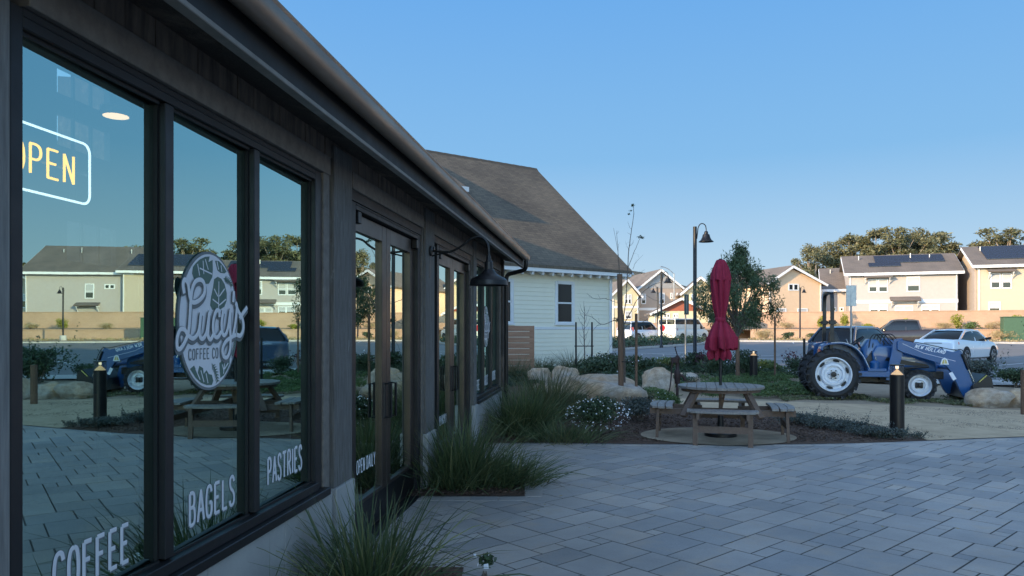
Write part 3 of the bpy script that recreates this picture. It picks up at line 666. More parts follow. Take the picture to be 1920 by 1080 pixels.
# oval sign (digitised outlines of the marks, in the sign's own plane)
def sign(y_shift, label):
    XS = -.027
    def sp(x, y, dx=0):
        v = fpt(300 + x/3.6, 450 + y/3.6, XS); return Vector((XS + dx, v.y + y_shift, v.z))
    c = sp(337, 546); 
    t = thing('oval_sign', label, 'sign', CM @ c, -math.atan(.1226))
    L = lambda p, dx=0: Vector((dx, p.y - c.y, p.z - c.z))
    a_, b_ = .262, .318
    def oval(a, b, x0, x1, name, m, par):
        mb = MB(); mb.prism([(a*math.cos(2*math.pi*k/64), b*math.sin(2*math.pi*k/64)) for k in range(64)], x0, x1, 'x'); return mb.build(name, m, par)
    oval(a_, b_, -.006, 0, 'border', M['vinyl_dark'], t); oval(a_-.012, b_-.012, .0005, .002, 'face', M['vinyl'], t)
    # leaves
    def clampin(p, s=.93):
        q = Vector(p); r = math.hypot(q.y/(a_), q.z/(b_))
        if r > s: q.y *= s/r; q.z *= s/r
        return q
    def blade(mb, poly, x=.0025):
        pp = [clampin(L(sp(*q))) for q in poly]; mb.prism([(q.y, q.z) for q in pp], x, x+.0012, 'x')
    lf = MB(); blade(lf, [(215,170),(230,130),(262,108),(300,95),(330,95),(322,150),(350,135),(352,200),(348,250),(325,295),(290,298),(262,255),(225,262),(213,225)]); lf.build('leaf_motif', M['vinyl_green'], t)
    lf = MB(); blade(lf, [(368,140),(395,120),(420,150),(430,180),(455,185),(448,205),(430,225),(405,222),(385,205)]); lf.build('leaf_motif', M['vinyl_green'], t)
    lf = MB(); blade(lf, [(362,265),(385,248),(410,262),(432,300),(446,360),(445,410),(430,450),(400,470),(350,470),(335,440),(342,380),(355,320)]); lf.build('leaf_motif', M['vinyl_green'], t)
    lf = MB(); blade(lf, [(195,880),(225,848),(250,900),(262,850),(285,865),(290,905),(310,880),(325,905),(345,910),(355,950),(345,985),(310,1000),(270,985),(232,950)]); lf.build('leaf_motif', M['vinyl_green'], t)
    lf = MB(); blade(lf, [(398,830),(430,800),(465,805),(470,850),(455,890),(430,925),(405,930),(400,880)]); lf.build('leaf_motif', M['vinyl_green'], t)
    sl = MB()
    for ln in ([(245,150),(262,240)],[(285,140),(290,230)],[(262,190),(345,230)],[(300,130),(320,200)],[(392,280),(390,460)],[(360,330),(385,380)],[(430,330),(395,380)],[(350,400),(388,430)],[(440,400),(395,440)],
               [(235,870),(262,960)],[(270,880),(290,970)],[(305,900),(318,970)],[(380,140),(390,200)],[(410,150),(412,215)],[(432,820),(425,910)],[(415,840),(425,880)],[(455,830),(430,870)]):
        sl.tube([clampin(L(sp(*q)), .9) + Vector((.0042,0,0)) for q in ln], .0035, 6, flat=((1,0,0), .15))
    sl.build('leaf_vein', M['vinyl'], t)
    fr = MB()
    for st, side, k in (([(425,260),(455,275),(490,300)], 1, 6), ([(480,800),(500,740),(525,680)], 1, 7), ([(345,835),(372,890),(385,965)], 1, 7)):
        p = smoothline([L(sp(*q)) + Vector((.004,0,0)) for q in st], 4); p = [clampin(q, .93) for q in p]
        fr.tube(p, .002, 6, flat=((1,0,0), .2))
        for i in range(1, len(p)-1):
            if i == len(p)-2: pass
            d = (p[i+1]-p[i-1]).normalized(); nn = Vector((0, -d.z, d.y))
            for s in (-1, 1): fr.tube([p[i], clampin(p[i] + (nn*s*.9 + d*.6)*.020, .95)], [.004,.0012], 6, flat=((1,0,0), .2))
    fr.build('fern_motif', M['vinyl_green'], t)
    # script lettering: shadow, outline, white
    S = [ [(148,360),(140,300),(152,268),(175,300),(185,380),(205,420),(245,410),(280,370),(288,320),(275,280),(250,268),(220,285),(200,340),(192,420),(186,520),(176,620),(150,690),(120,735),(100,725),(100,660),(120,605),(150,605),(172,640),(205,665),(235,640),(250,600)],
          [(262,492),(255,560),(250,610),(256,655),(275,665),(297,630),(308,570),(318,492),(312,570),(308,640),(325,672),(345,640)],
          [(388,520),(385,480),(365,480),(348,530),(343,590),(352,645),(375,655),(398,620)],
          [(412,478),(402,560),(408,630),(425,640),(445,590),(462,470),(458,560),(462,660),(458,740),(440,790),(415,785),(408,735),(430,685),(470,655),(500,640)],
          [(485,345),(480,420)],
          [(478,650),(495,560),(505,450),(498,430),(515,480),(545,540),(548,600),(530,645),(505,640)],
          [(522,530),(550,490),(575,455)] ]
    for nm, m_, dx, r, off in (('lettering_shadow', M['vinyl_dark'], .006, .0185, (.006,-.010)), ('script_outline', M['vinyl_dark'], .0085, .0128, (0,0)), ('script_lettering', M['vinyl'], .011, .0106, (0,0))):
        mb = MB()
        for st in S:
            p = smoothline([L(sp(*q)) + Vector((dx, off[0], off[1])) for q in st], 5)
            mb.tube(p, r, 8, flat=((1,0,0), .12))
        mb.build(nm, m_, t, label="script lettering reading Lucy's" if nm == 'script_lettering' else None)
    mb = MB(); p0 = L(sp(188, 782)); p1 = L(sp(388, 772)); 
    strokes(mb, 'COFFEE CO', lambda u, v: Vector((.004, p0.y+u, p0.z - .018 + v*.046)), .0032, p1.y-p0.y, .16, 6, flat=((1,0,0), .2))
    mb.build('small_lettering', M['vinyl_dark'], t, label='small lettering reading COFFEE CO')
    mb = MB()
    for s in (-.2,.2): mb.lathe([(0,-.006),(.012,-.006),(.012,-.012),(0,-.014)], 10, 'x', (0,s,0))
    mb.build('suction_mount', M['black'], t)
sign(0, "white oval cafe sign with green leaves and Lucy's lettering in the nearest window")
sign(WB-WA, 'white oval cafe sign seen edge on in the farthest window beyond both doors')
# gooseneck barn lamp
LY = 7.55
t = thing('wall_lamp', 'black gooseneck barn lamp on the post between the two doors', 'lamp', cpt(.032, LY, 2.39), -math.atan(.1226))
mb = MB(); mb.lathe([(0,0),(.05,0),(.055,.008),(.05,.02),(.02,.03),(0,.03)], 20, 'x'); mb.build('mounting_plate', M['black'], t, smooth=40)
mb = MB(); mb.tube(smoothline([(.02,0,0),(.2,0,-.01),(.33,0,.05),(.42,0,.12),(.52,0,.135),(.585,0,.07),(.60,0,-.02),(.60,0,-.10)], 7), .0115, 10)
mb.tube([(.02,0,-.05),(.18,0,-.012)], .008, 8); mb.build('gooseneck_arm', M['black'], t, smooth=60)
mb = MB(); prof = [(.022,-.02),(.026,-.075),(.042,-.085),(.045,-.16),(.06,-.178),(.075,-.20),(.11,-.225),(.165,-.25),(.188,-.275),(.192,-.315),(.196,-.318),(.196,-.322),(.184,-.319),(.180,-.278),(.158,-.256),(.1,-.232),(.03,-.21),(0,-.21)]
mb.lathe(prof, 40, 'z', (.60,0,-.03)); mb.build('lamp_shade', M['black'], t, smooth=35)
mb = MB(); mb.lathe([(0,-.21),(.03,-.215),(.04,-.26),(.03,-.29),(0,-.3)], 16, 'z', (.60,0,-.03)); mb.build('bulb', M['white'], t, smooth=60)
mb = MB(); B(mb, -.008,.0, -.02,.02, -.28,-.03); mb.lathe([(0,0),(.02,0),(.022,.01),(0,.012)], 12, 'x', (.03,.03,.03)); mb.build('junction_box', M['black'], t)
# unseen barn to the left of the cottage, placed to shade its lower roof
AN = thing('barn', 'plain dark barn unseen behind the cafe, placed to shade the lower roof of the cream cottage', 'barn', (-7.95,21.4,0), math.atan2(.32,.93))
mb = MB(); mb.prism([(-4,0),(-.15,0),(-.15,7.7),(-2,7.75),(-4,7.7)], -2.4, 6, 'y'); mb.build('wall', M['barn_wood'], AN)
mb = MB(); mb.prism([(-4.2,7.75),(0,7.72),(0,7.86),(-4.2,7.9)], -2.6, 6.2, 'y')
mb = MB(); mb.prism([(-4,0),(-.15,0),(-.15,4.5),(-4,4.7)], -7,-2.405, 'y'); mb.build('shade_lean_to', M['barn_wood'], AN); mb.build('roof', M['steelroof'], AN)  # low unseen wing added to keep the cedar fence in shade
# ================================================================ THE CREAM COTTAGE
hu = Vector((.797,.603,0)).normalized(); hang = math.atan2(hu.y, hu.x)
HB = thing('cottage', 'cream cottage with lap siding and a steep shingled roof beyond the cafe', 'house', (-.5,25.5,gz(25)), hang)
# local: x along the wall to the right, y into the house, origin at px 933 on the wall; wall from x=-9 to XR
XR = 5.47; EZ = 3.72-gz(25); XL = -9; ov = .5; pitch = 4.96/5.9
mb = MB(); n = 24; bh = EZ/n*1.0; win = []
def lap(mb, x0, x1, z0, z1, y=0, out=-1):
    k = int(round((z1-z0)/.155)); h = (z1-z0)/k
    for i in range(k):
        za = z0+i*h; zb = za+h
        mb.add([(x0,y,za),(x1,y,za),(x1,y+out*.022,za+.002),(x0,y+out*.022,za+.002),(x0,y,zb),(x1,y,zb),(x1,y+out*.006,zb),(x0,y+out*.006,zb)],
               [(3,2,6,7),(0,1,2,3),(0,3,7,4),(1,5,6,2)])
mb.box(XL, XR, .01, 9, 0, EZ-.02); lap(mb, XL, XR-.1, 1.60, EZ); lap(mb, XL, XR-.1, 0, 1.5, -.03)
mb.box(XL, XR-.1, -.03, .01, 0, 1.5)
gab = [(0+.01,EZ-.03),(9,EZ-.03),(4.9,EZ-.03+4.3)]; mb.prism([(p[0],p[1]) for p in gab], XL, XR, 'x')
mb.build('wall', M['siding'], HB)
mb = MB(); mb.box(XR-.1,XR+.02,-.045,.1,0,EZ); mb.box(XL,XR-.1,-.055,.01,1.5,1.60); mb.box(XL,XR+.6,-ov-.015,-ov+.02,EZ-.10+.0,EZ+.045)
mb.build('trim_board', M['white'], HB, bevel=.006)
# roof: slope from the eave up to the ridge at y=5.4 (origin of slope y=-ov)
def rz(y): return EZ + .05 + (y+ov)*pitch
RX = XR + .62; ry = 5.4
mb = MB(); mb.hexa([(XL,-ov-.03,rz(-ov)-.02),(RX,-ov-.03,rz(-ov)-.02),(RX,ry,rz(ry)-.02),(XL,ry,rz(ry)-.02),(XL,-ov-.03,rz(-ov)+.09),(RX,-ov-.03,rz(-ov)+.09),(RX,ry,rz(ry)+.12),(XL,ry,rz(ry)+.12)])
mb.hexa([(XL,ry+.001,rz(ry)-.02),(RX,ry+.001,rz(ry)-.02),(RX,11.3,rz(-ov)-.02),(XL,11.3,rz(-ov)-.02),(XL,ry+.001,rz(ry)+.12),(RX,ry+.001,rz(ry)+.12),(RX,11.3,rz(-ov)+.1),(XL,11.3,rz(-ov)+.1)])
roof = mb.build('roof', M['shingle'], HB, uv=True)
mb = MB(); k = 34
for i in range(k):     # ridge caps
    x = XL + (RX-XL)*i/k; mb.hexa([(x,ry-.16,rz(ry)-.02),(x+.46,ry-.16,rz(ry)-.03),(x+.46,ry+.16,rz(ry)-.03),(x,ry+.16,rz(ry)-.02),(x,ry-.02,rz(ry)+.15),(x+.46,ry-.02,rz(ry)+.14),(x+.46,ry+.02,rz(ry)+.14),(x,ry+.02,rz(ry)+.15)])
mb.build('ridge_cap', M['shingle'], roof)
mb = MB(); mb.bar((RX+.015,-ov-.03,rz(-ov)-.05),(RX+.015,ry,rz(ry)-.05),.03,.17,(1,0,0)); 
mb.build('rake_board', M['white'], HB)
for i in range(22):      # exposed rafter tails
    x = XR + .35 - i*.46
    if x < XL: break
    mb = MB(); mb.prism([(-ov+.03,EZ-.10),(-ov+.07,EZ-.21),(-.01,EZ-.08),(-.01,EZ-.0),(-ov+.03,EZ-.0)], x-.045, x+.045, 'x'); mb.build('rafter_tail', M['white'], HB)
mb = MB(); mb.box(XR+.02,XR+.6,-ov,.4,EZ-.03,EZ-.005); mb.build('soffit', M['white'], HB)
mb = MB(); mb.tube([(XR-.15,-.09,.1),(XR-.15,-.09,EZ-.25),(XR-.15,-ov+.06,EZ-.05)], .035, 8); mb.build('downspout', M['white'], HB)
def sash(x0, x1, z0, z1, parent, out=-.05, cur=True):
    t = .1; mb = MB(); o = out
    mb.box(x0-t,x0,o,.0,z0-t,z1+t); mb.box(x1,x1+t,o,.0,z0-t,z1+t); mb.box(x0,x1,o-.005,.0,z1,z1+t+.02); mb.box(x0-t-.03,x1+t+.03,o-.04,.0,z0-t-.03,z0-t+.05); mb.box(x0,x1,o,0,z0-t+.05,z0)
    zm = (z0+z1)/2; mb.box(x0,x1,o+.01,.0,zm-.03,zm+.03); mb.box(x0,x0+.04,o+.01,0,z0,z1); mb.box(x1-.04,x1,o+.01,0,z0,z1)
    f = mb.build('window', M['white'], parent, bevel=.004)
    mb = MB(); mb.box(x0+.04,x1-.04,-.034,-.030,z0,z1); mb.build('pane', M['carglass'], f)
    if not cur: return f
    mb = MB(); a = x0+.04; b = x1-.04
    mb.hexa([(a,-.040,z0),(a+.10,-.040,z0),(a+.10,-.035,z0),(a,-.035,z0),(a,-.040,z1),(b*.45+a*.55,-.040,z1),(b*.45+a*.55,-.035,z1),(a,-.035,z1)]); mb.build('curtain', M['curtain'], f)
    return f
g0z = gz(25)
sash(-.35, .57, 1.87-g0z, 3.25-g0z, HB); sash(2.68, 3.42, 1.87-g0z, 3.25-g0z, HB, cur=False); sash(-4.4,-3.5,1.87-g0z,3.25-g0z, HB)
# shed dormer on the left of the roof (it throws the pointed shadow)
Jl = HB.matrix_world.inverted() if False else None
Mi = (Matrix.Translation((-.5,25.5,gz(25))) @ Matrix.Rotation(hang,4,'Z')).inverted()
Jp = Mi @ Vector((-3.29,29.41,8.26)); Cp = Mi @ Vector((-1.61,27.19,6.79))
x1 = (Jp.x+Cp.x)/2; x0 = x1 - 3.2; yj, zj, yc, zc = Jp.y, rz(Jp.y)+.13, Cp.y, Cp.z
mb = MB(); th = .12
mb.hexa([(x0,yc,zc-th),(x1,yc,zc-th),(x1,yj,zj-th),(x0,yj,zj-th),(x0,yc,zc),(x1,yc,zc),(x1,yj,zj),(x0,yj,zj)]); mb.build('dormer_roof', M['shingle'], HB, uv=True)
ya = yc+.35
mb = MB(); mb.prism([(ya, rz(ya)), (ya, zc+.0), (yj-.2, zj-.2)], x0+.25, x1-.25, 'x'); dw = mb.build('dormer_wall', M['siding'], HB)
mb = MB(); mb.box(x0-.02,x1+.02,yc-.03,yc-.001,zc-.15,zc+.03); 
for k in range(5): mb.box(x1-.1-.7*k-.08, x1-.1-.7*k, yc-.02, ya, zc-.26, zc-.13)
mb.build('dormer_fascia', M['white'], HB)
mb = MB(); mb.tube([(x1+.15,yc+.2,rz(yc+.2)),(x1+.15,yc+.2,rz(yc+.2)+.45)], .03, 8); mb.build('vent_pipe', M['sign_back'], HB)
# cedar screen fence by the cottage
x0_, _ = P(925, 23.2); x1_, _ = P(1000, 23.2)
t = thing('cedar_fence', 'short fence of horizontal reddish cedar boards in front of the cottage', 'fence', (0,23.2,gz(23.2)), 0)
h = 1.6 - gz(23.2) + (HZ-612)/F*23.2
for i in range(9):
    mb = MB(); mb.box(-2.2, x1_-.03, -.02-.003*(i%2), .02, .03+i*h/9, .03+(i+1)*h/9-.012); mb.build('board', M['cedar'], t, bevel=.003)
for xx in (-2.2, x1_-.12, -.9):
    mb = MB(); mb.box(xx,xx+.09,.021,.11,0,h+.0); mb.build('fence_post', M['cedar'], t)
mb = MB(); mb.box(x1_-.03,x1_+.03,-.035,.04,0,h+.02); mb.build('end_board', M['cedar'], t)
# ================================================================ PLANTS, ROCKS
def leafquads(C, size, rng, aspect=.45, up=None, droop=0):
    n = len(C); d = rng.normal(size=(n,3)); d[:,2] -= droop
    d /= np.linalg.norm(d, axis=1)[:,None]; e = rng.normal(size=(n,3)); e -= d*(e*d).sum(1)[:,None]; e /= np.linalg.norm(e,axis=1)[:,None]
    s = size*(.6+.8*rng.random((n,1))); a = C - d*s*.5; b = C + d*s*.5; m = (C + d*s*.05); w_ = e*s*aspect*.5
    return np.stack([a, m+w_, b, m-w_], axis=1).reshape(-1,3)
def cloud(n, c, r, rng, shell=.35):
    v = rng.normal(size=(n,3)); v /= np.linalg.norm(v,axis=1)[:,None]
    return np.array(c) + v*np.array(r)*((shell+(1-shell)*rng.random((n,1)))**.6)
def branchy(mb, p, d, L, r, depth, rng, tips, spread=.5, bend=.12, kids=(2,3), up=.1):
    pts = [p]; dd = d.normalized(); n = 4
    for i in range(n):
        dd = (dd + Vector([rng.normal()*bend for _ in range(3)]) + Vector((0,0,up*.3))).normalized(); pts.append(pts[-1] + dd*L/n)
    mb.tube(pts, [r*(1-.45*i/n) for i in range(n+1)], 6 if r > .02 else 4)
    if depth == 0: tips.append(pts[-1]); return
    for k in range(rng.integers(kids[0], kids[1]+1)):
        q = pts[rng.integers(2, n+1)]; a = Vector([rng.normal() for _ in range(3)]); a = (a - dd*a.dot(dd)).normalized()
        branchy(mb, q, (dd + a*spread*(.7+.6*rng.random())).normalized(), L*(.6+.25*rng.random()), r*.55, depth-1, rng, tips, spread, bend, kids, up)
    tips.append(pts[-1])
def grass_clump(label, loc, n, L, spread, m, seed, width=.007, group='ornamental grass clumps', rx=1, ry=1, lean=(0,0), name='grass_clump', stiff=1.0):
    rng = np.random.default_rng(seed); K = 6
    base = rng.normal(size=(n,2))*np.array([rx,ry])*.42*spread; ang = np.arctan2(base[:,1], base[:,0]) + rng.normal(size=n)*.9
    Ls = L*(.45+.65*rng.random(n)); out = (.28+.5*rng.random(n))*(.4+np.hypot(base[:,0],base[:,1])/spread)*1.1/stiff
    dirx, diry = np.cos(ang)+lean[0], np.sin(ang)+lean[1]; t = np.linspace(0,1,K)
    quads = []
    prev = None
    drop = (.2+.75*rng.random(n))*out
    tw = rng.random(n)*math.pi
    for i in range(K):
        r = Ls*(t[i]*out*1.1 + .25*out*t[i]**2); z = Ls*(t[i]*(1-.25*out) - drop*.85*t[i]**2.4)
        c = np.stack([base[:,0]+dirx*r, base[:,1]+diry*r, np.maximum(z, .015)], 1)
        wd = width*(.7+.6*rng.random(n) if i == 0 else wd0)*1.0
        if i == 0: wd0 = wd/width
        ww = width*wd0*(1-t[i]**2*.93)
        side = np.stack([-diry*np.cos(tw)*.8, dirx*np.cos(tw)*.8, np.sin(tw)*.5], 1)*ww[:,None]
        cur = (c-side, c+side)
        if prev is not None: quads.append(np.stack([prev[0], prev[1], cur[1], cur[0]], 1).reshape(-1,3))
        prev = cur
    # keep the quads of one blade together as an island: share by merging
    mb = MB(); V = []; F_ = []
    rows = []
    for q in quads: rows.append(q.reshape(n,4,3))
    A = np.stack(rows, 1)                     # n, K-1, 4, 3
    vs = np.concatenate([A[:,:1,:2], A[:,:,3:1:-1]], axis=1)     # n, K, 2, 3  (left,right)
    me = bpy.data.meshes.new('blades'); vv = vs.reshape(-1,3).astype(np.float32)
    fi = []
    idx = np.arange(n)[:,None]*2*K
    for i in range(K-1): fi.append(np.stack([idx[:,0]+2*i, idx[:,0]+2*i+1, idx[:,0]+2*i+3, idx[:,0]+2*i+2], 1))
    fi = np.concatenate(fi).astype(np.int32)
    me.vertices.add(len(vv)); me.vertices.foreach_set('co', vv.ravel()); me.loops.add(fi.size); me.loops.foreach_set('vertex_index', fi.ravel())
    me.polygons.add(len(fi)); me.polygons.foreach_set('loop_start', (np.arange(len(fi))*4).astype(np.int32)); me.polygons.foreach_set('loop_total', np.full(len(fi),4,np.int32))
    me.update(calc_edges=True); me.materials.append(m)
    o = bpy.data.objects.new(name, me); COL.objects.link(o); o.location = loc
    tag(o, label, 'grass' if name == 'grass_clump' else 'plant', group); return o
# clumps by the facade
g1 = cpt(.47, 4.35, 0)
grass_clump('long bladed grass clump in the foreground below the window and door', (g1.x-.03, g1.y, .02), 520, .76, .27, M['grass_dark'], 1, .010, stiff=1.25, rx=.9, ry=1.3)
g = cpt(.30, 3.2, 0); grass_clump('sparse grass clump under the first window at the bottom edge', (g.x, g.y, .02), 130, .74, .3, M['grass_dark'], 2, .007)
g = cpt(.35, 7.5, 0); grass_clump('dark grass clump against the post between the two doors', (g.x, g.y, .02), 900, .86, .32, M['grass_dark'], 3, .009, stiff=1.6, rx=1.1, ry=1.2)
g = cpt(.80, 7.65, 0); grass_clump('lower grass clump spilling over the paving right of the post', (g.x, g.y, .02), 700, .46, .32, M['grass_dark'], 4, .008, rx=1.1, lean=(.2,-.05), stiff=1.1)
g = cpt(.75, 11.2, 0); grass_clump('largest grass clump, between the far window and the flowering bush', (g.x-.16, g.y, .02), 1200, .92, .38, M['grass_dark'], 5, .009, rx=1.1, stiff=1.5)
g = cpt(.5, 12.7, 0); grass_clump('tall olive grass clump at the far corner of the cafe', (g.x+.35, g.y+.4, .02), 900, 1.2, .45, M['grass_olive'], 6, .009, stiff=1.4)
g = cpt(.9, 10.6, 0); grass_clump('low dark grass clump at the paving edge in front of the largest clump', (g.x+.3, g.y-.05, .02), 600, .45, .42, M['grass_dark'], 66, .007, rx=1.5, stiff=1.2)
# boulders
def boulder(label, x, y, z, sx, sy, sz, seed, rot=0, group='sandstone boulders'):
    b = bmesh.new(); bmesh.ops.create_icosphere(b, subdivisions=4, radius=1); o3 = Vector((seed*3.1, seed*1.7, seed))
    for v in b.verts:
        p = v.co.normalized(); q = Vector([math.copysign(abs(c)**.72, c) for c in p])
        f = 1 + .22*noise.noise(p*1.1+o3) + .10*noise.noise(p*2.7+o3) + .035*noise.noise(p*7+o3)
        # flat cleavage faces
        for k in range(5):
            nn = Vector((noise.noise(o3+Vector((k,0,0))), noise.noise(o3+Vector((0,k,9))), noise.noise(o3+Vector((k,5,k))))).normalized()
            d = q.dot(nn)
            if d > .72: q = q - nn*(d-.72)*.8
        v.co = Vector((q.x*sx, q.y*sy, q.z*sz))*f
    me = bpy.data.meshes.new('boulder'); b.to_mesh(me); b.free(); me.polygons.foreach_set('use_smooth', [True]*len(me.polygons)); me.materials.append(M['rock'])
    o = bpy.data.objects.new('boulder', me); COL.objects.link(o); o.location = (x, y, z); o.rotation_euler = (0,0,rot)
    return tag(o, label, 'rock', group)
def bld(label, pxl, pxr, ytop, ybot, seed, depth=1.0, rot=0):
    g = G((pxl+pxr)/2, ybot-1); wd = (pxr-pxl)/F*g.y; h = (ybot-ytop)/F*g.y
    boulder(label, (( pxl+pxr)/2-960)/F*(g.y+wd*.4), g.y + wd*.35*depth, g.z + h*.42 - .03, wd*.52, wd*.42*depth, h*.60, seed, rot)
bld('large pale grey boulder behind the flowering bush, biggest of the rocks', 1040, 1214, 697, 774, 1)
bld('low flat topped boulder left of the biggest rock', 985, 1075, 720, 778, 2)
bld('rounded boulder with an orange tint, behind and left of the biggest rock', 1031, 1084, 687, 724, 3)
bld('boulder half hidden at the far left of the rock pile by the olive grass', 990, 1036, 690, 726, 4)
bld('wide brown boulder behind the hand pump', 1196, 1262, 691, 742, 5)
bld('small pale boulder just right of the hand pump', 1256, 1304, 698, 717, 6)
bld('flat pinkish boulder between the two stakes', 1164, 1222, 735, 768, 7)
bld('tan boulder in front of the loader bucket', 1815, 1896, 729, 768, 8)
bld('grey boulder at the right edge behind the brown post', 1889, 1950, 727, 769, 9)
bld('grey boulder under the trees right of the parking garden', 1960, 2060, 722, 775, 10)
# shrubs
def bush(name, label, loc, r, n, size, m, seed, stems=7, cat='bush', group=None, flowers=0, fm=None, fs=.02, twigs=0, clumps=10, aspect=.45, droop=0, base=.1):
    rng = np.random.default_rng(seed); t = thing(name, label, cat, loc, 0, group)
    mb = MB(); cs = []
    for k in range(stems):
        a = rng.random()*6.28; q = Vector((r[0]*.6*math.cos(a)*rng.random(), r[1]*.6*math.sin(a)*rng.random(), r[2]*(1.1+.6*rng.random())))
        mb.tube([(0,0,-.03), q*.5+Vector((rng.normal()*.03,rng.normal()*.03,0)), q], [.012+r[2]*.01,.008+r[2]*.004,.003], 5)
    mb.build('stem', M['bark'], t)
    pts = []
    for k in range(clumps):
        c = cloud(1, (0,0,r[2]*.95+base), (r[0]*.62, r[1]*.62, r[2]*.7), rng, .2)[0]; rr_ = .35+.35*rng.random()
        pts.append(cloud(n//clumps, c, (r[0]*rr_, r[1]*rr_, r[2]*rr_), rng, .1))
    pts = np.concatenate(pts); pts[:,2] = np.maximum(pts[:,2], .02)
    if twigs:
        for k in range(twigs):
            a = rng.random()*6.28; p0 = np.array([r[0]*.6*math.cos(a), r[1]*.6*math.sin(a), r[2]*1.2]); d = np.array([math.cos(a)*.6, math.sin(a)*.6, .7+rng.random()])
            L = r[2]*(.5+.9*rng.random()); s = np.linspace(0,1,16)[:,None]; pts = np.concatenate([pts, p0 + d*L*s + rng.normal(size=(16,3))*size*.35])
    mb = MB(); mb.quads(leafquads(pts, size, rng, aspect, droop=droop)); mb.build('foliage', m, t)
    if flowers:
        f = cloud(flowers, (0,0,r[2]+base), (r[0]*1.05, r[1]*1.05, r[2]*1.08), rng, .85); f = f[f[:,2] > .04]
        mb = MB()
        for _ in range(2): mb.quads(leafquads(f, fs, rng, .95))
        mb.build('blossom', fm or M['petal'], t)
    return t
def bp(px, py): g = G(px, py); return (g.x, g.y, g.z)
def bpx(px, Y, dz=0): return ((px-960)/F*Y, Y, gz(Y)+dz)
bush('flowering_bush', 'round dark green bush dotted with small white flowers at the paving edge', bp(1122,818), (.48,.42,.23), 4400, .045, M['leaf_dark'], 21, flowers=230, fs=.022)
bush('low_shrub', 'low grey green shrub with pale twigs between the stakes and the picnic table', bp(1200,792), (.42,.4,.17), 3000, .04, M['juniper'], 22, flowers=40, fs=.012, twigs=5)
bush('low_shrub', 'dark shrub at the foot of the biggest rock', bp(1078,779), (.35,.3,.16), 1500, .05, M['leaf_dark'], 23, flowers=12)
bush('low_shrub', 'small leafy shrub beside the foot of the hand pump', bp(1252,775), (.3,.3,.16), 1300, .05, M['leaf_green'], 24, flowers=25, fs=.02)
bush('low_shrub', 'thin grassy shrub between the flat pinkish boulder and the bench', bp(1222,770), (.22,.22,.16), 700, .06, M['grass_olive'], 25, aspect=.15)
g0 = [(1500,800,.35,.17),(1545,806,.38,.16),(1592,812,.36,.15),(1636,822,.38,.13),(1668,825,.3,.12)]
lbl = ['trailing dusty juniper shrub next to the right picnic bench','trailing dusty juniper shrub, second from the picnic table','trailing dusty juniper shrub midway between picnic table and bollard','trailing dusty juniper shrub just left of the near bollard','trailing dusty juniper shrub around the foot of the near bollard']
for k, ((px, py, r_, h_), l) in enumerate(zip(g0, lbl)):
    bush('juniper_shrub', l, bp(px, py), (r_*1.15, r_*.75, h_*.72), 2500, .028, M['juniper'], 30+k, twigs=12, clumps=16, group='juniper shrubs in the mulch bed', base=.02)
bush('juniper_shrub', 'tiny juniper sprig on the gravel right of the near bollard', bp(1722,826), (.12,.1,.06), 350, .025, M['juniper'], 39, twigs=4, group='juniper shrubs in the mulch bed', base=.02)
bush('daisy_plant', 'small dark daisy plant with two white flowers at the bottom edge', (cpt(.92,4.45,0).x+.16, 4.62, .02), (.07,.07,.045), 130, .035, M['leaf_dark'], 40, flowers=3, fs=.035)
# middle garden plants
def gr(label, px, py, n, L, sp, m, seed, **k):
    x, y, z = bp(px, py); return grass_clump(label, (x, y, z), n, L, sp, m, seed, k.pop('width', .010), **k)
gr('tall olive grass tuft in front of the cottage wall', 1072, 700, 380, 1.05, .5, M['grass_olive'], 51)
gr('olive grass tuft right of the cedar fence', 1012, 700, 380, .8, .6, M['grass_olive'], 52)
gr('olive grass tuft under the cottage window by the thin sapling', 1100, 703, 300, .7, .6, M['grass_olive'], 53)
gr('brown green grass tuft at the foot of the cedar fence', 965, 712, 500, 1.0, .8, M['grass_olive'], 54)
gr('olive grass tuft by the corner of the cottage', 1135, 700, 320, .75, .6, M['grass_olive'], 55)
rows = [(1105,712,.8,.34,'leaf_dark','dark shrub behind the biggest rock on its left'),(1150,708,.8,.36,'leaf_dark','dark shrub behind the thick stake'),(1200,700,.7,.28,'leaf_dark','dark shrub right of the thin stake'),
        (1250,694,.7,.22,'leaf_green','green shrub behind the hand pump'),(1300,698,.7,.32,'leaf_dark','dark shrub at the foot of the tall street lamp'),(1345,706,.7,.36,'leaf_dark','dark shrub behind the umbrella pole'),(1395,708,.6,.38,'leaf_dark','dark shrub below the pepper tree'),
        (1440,702,.6,.2,'leaf_green','low green shrub right of the far bollard')]
for k, (px, py, r_, h_, m_, l) in enumerate(rows):
    bush('garden_shrub', l, bp(px, py), (r_, r_*.7, h_), 1700, .085, M[m_], 60+k, flowers=14 if k < 4 else 5, fs=.045, fm=M['petal'], group='shrubs of the middle garden')
bush('garden_shrub', 'rounded dark shrub behind the rear tractor wheel by the thin black post', bp(1500,712), (.55,.4,.28), 2200, .06, M['leaf_dark'], 70, twigs=5)
bush('garden_shrub', 'dark shrub behind the loader bucket', bp(1840,722), (.8,.5,.33), 2600, .07, M['juniper'], 71, twigs=9)
bush('garden_shrub', 'dark shrub behind the boulders at the right edge', bp(1905,728), (.7,.5,.26), 2000, .07, M['leaf_dark'], 72, twigs=6)
bush('garden_shrub', 'dark shrub between the front tractor wheel and the bucket', bp(1765,712), (.5,.4,.22), 1500, .07, M['juniper'], 73, twigs=3)
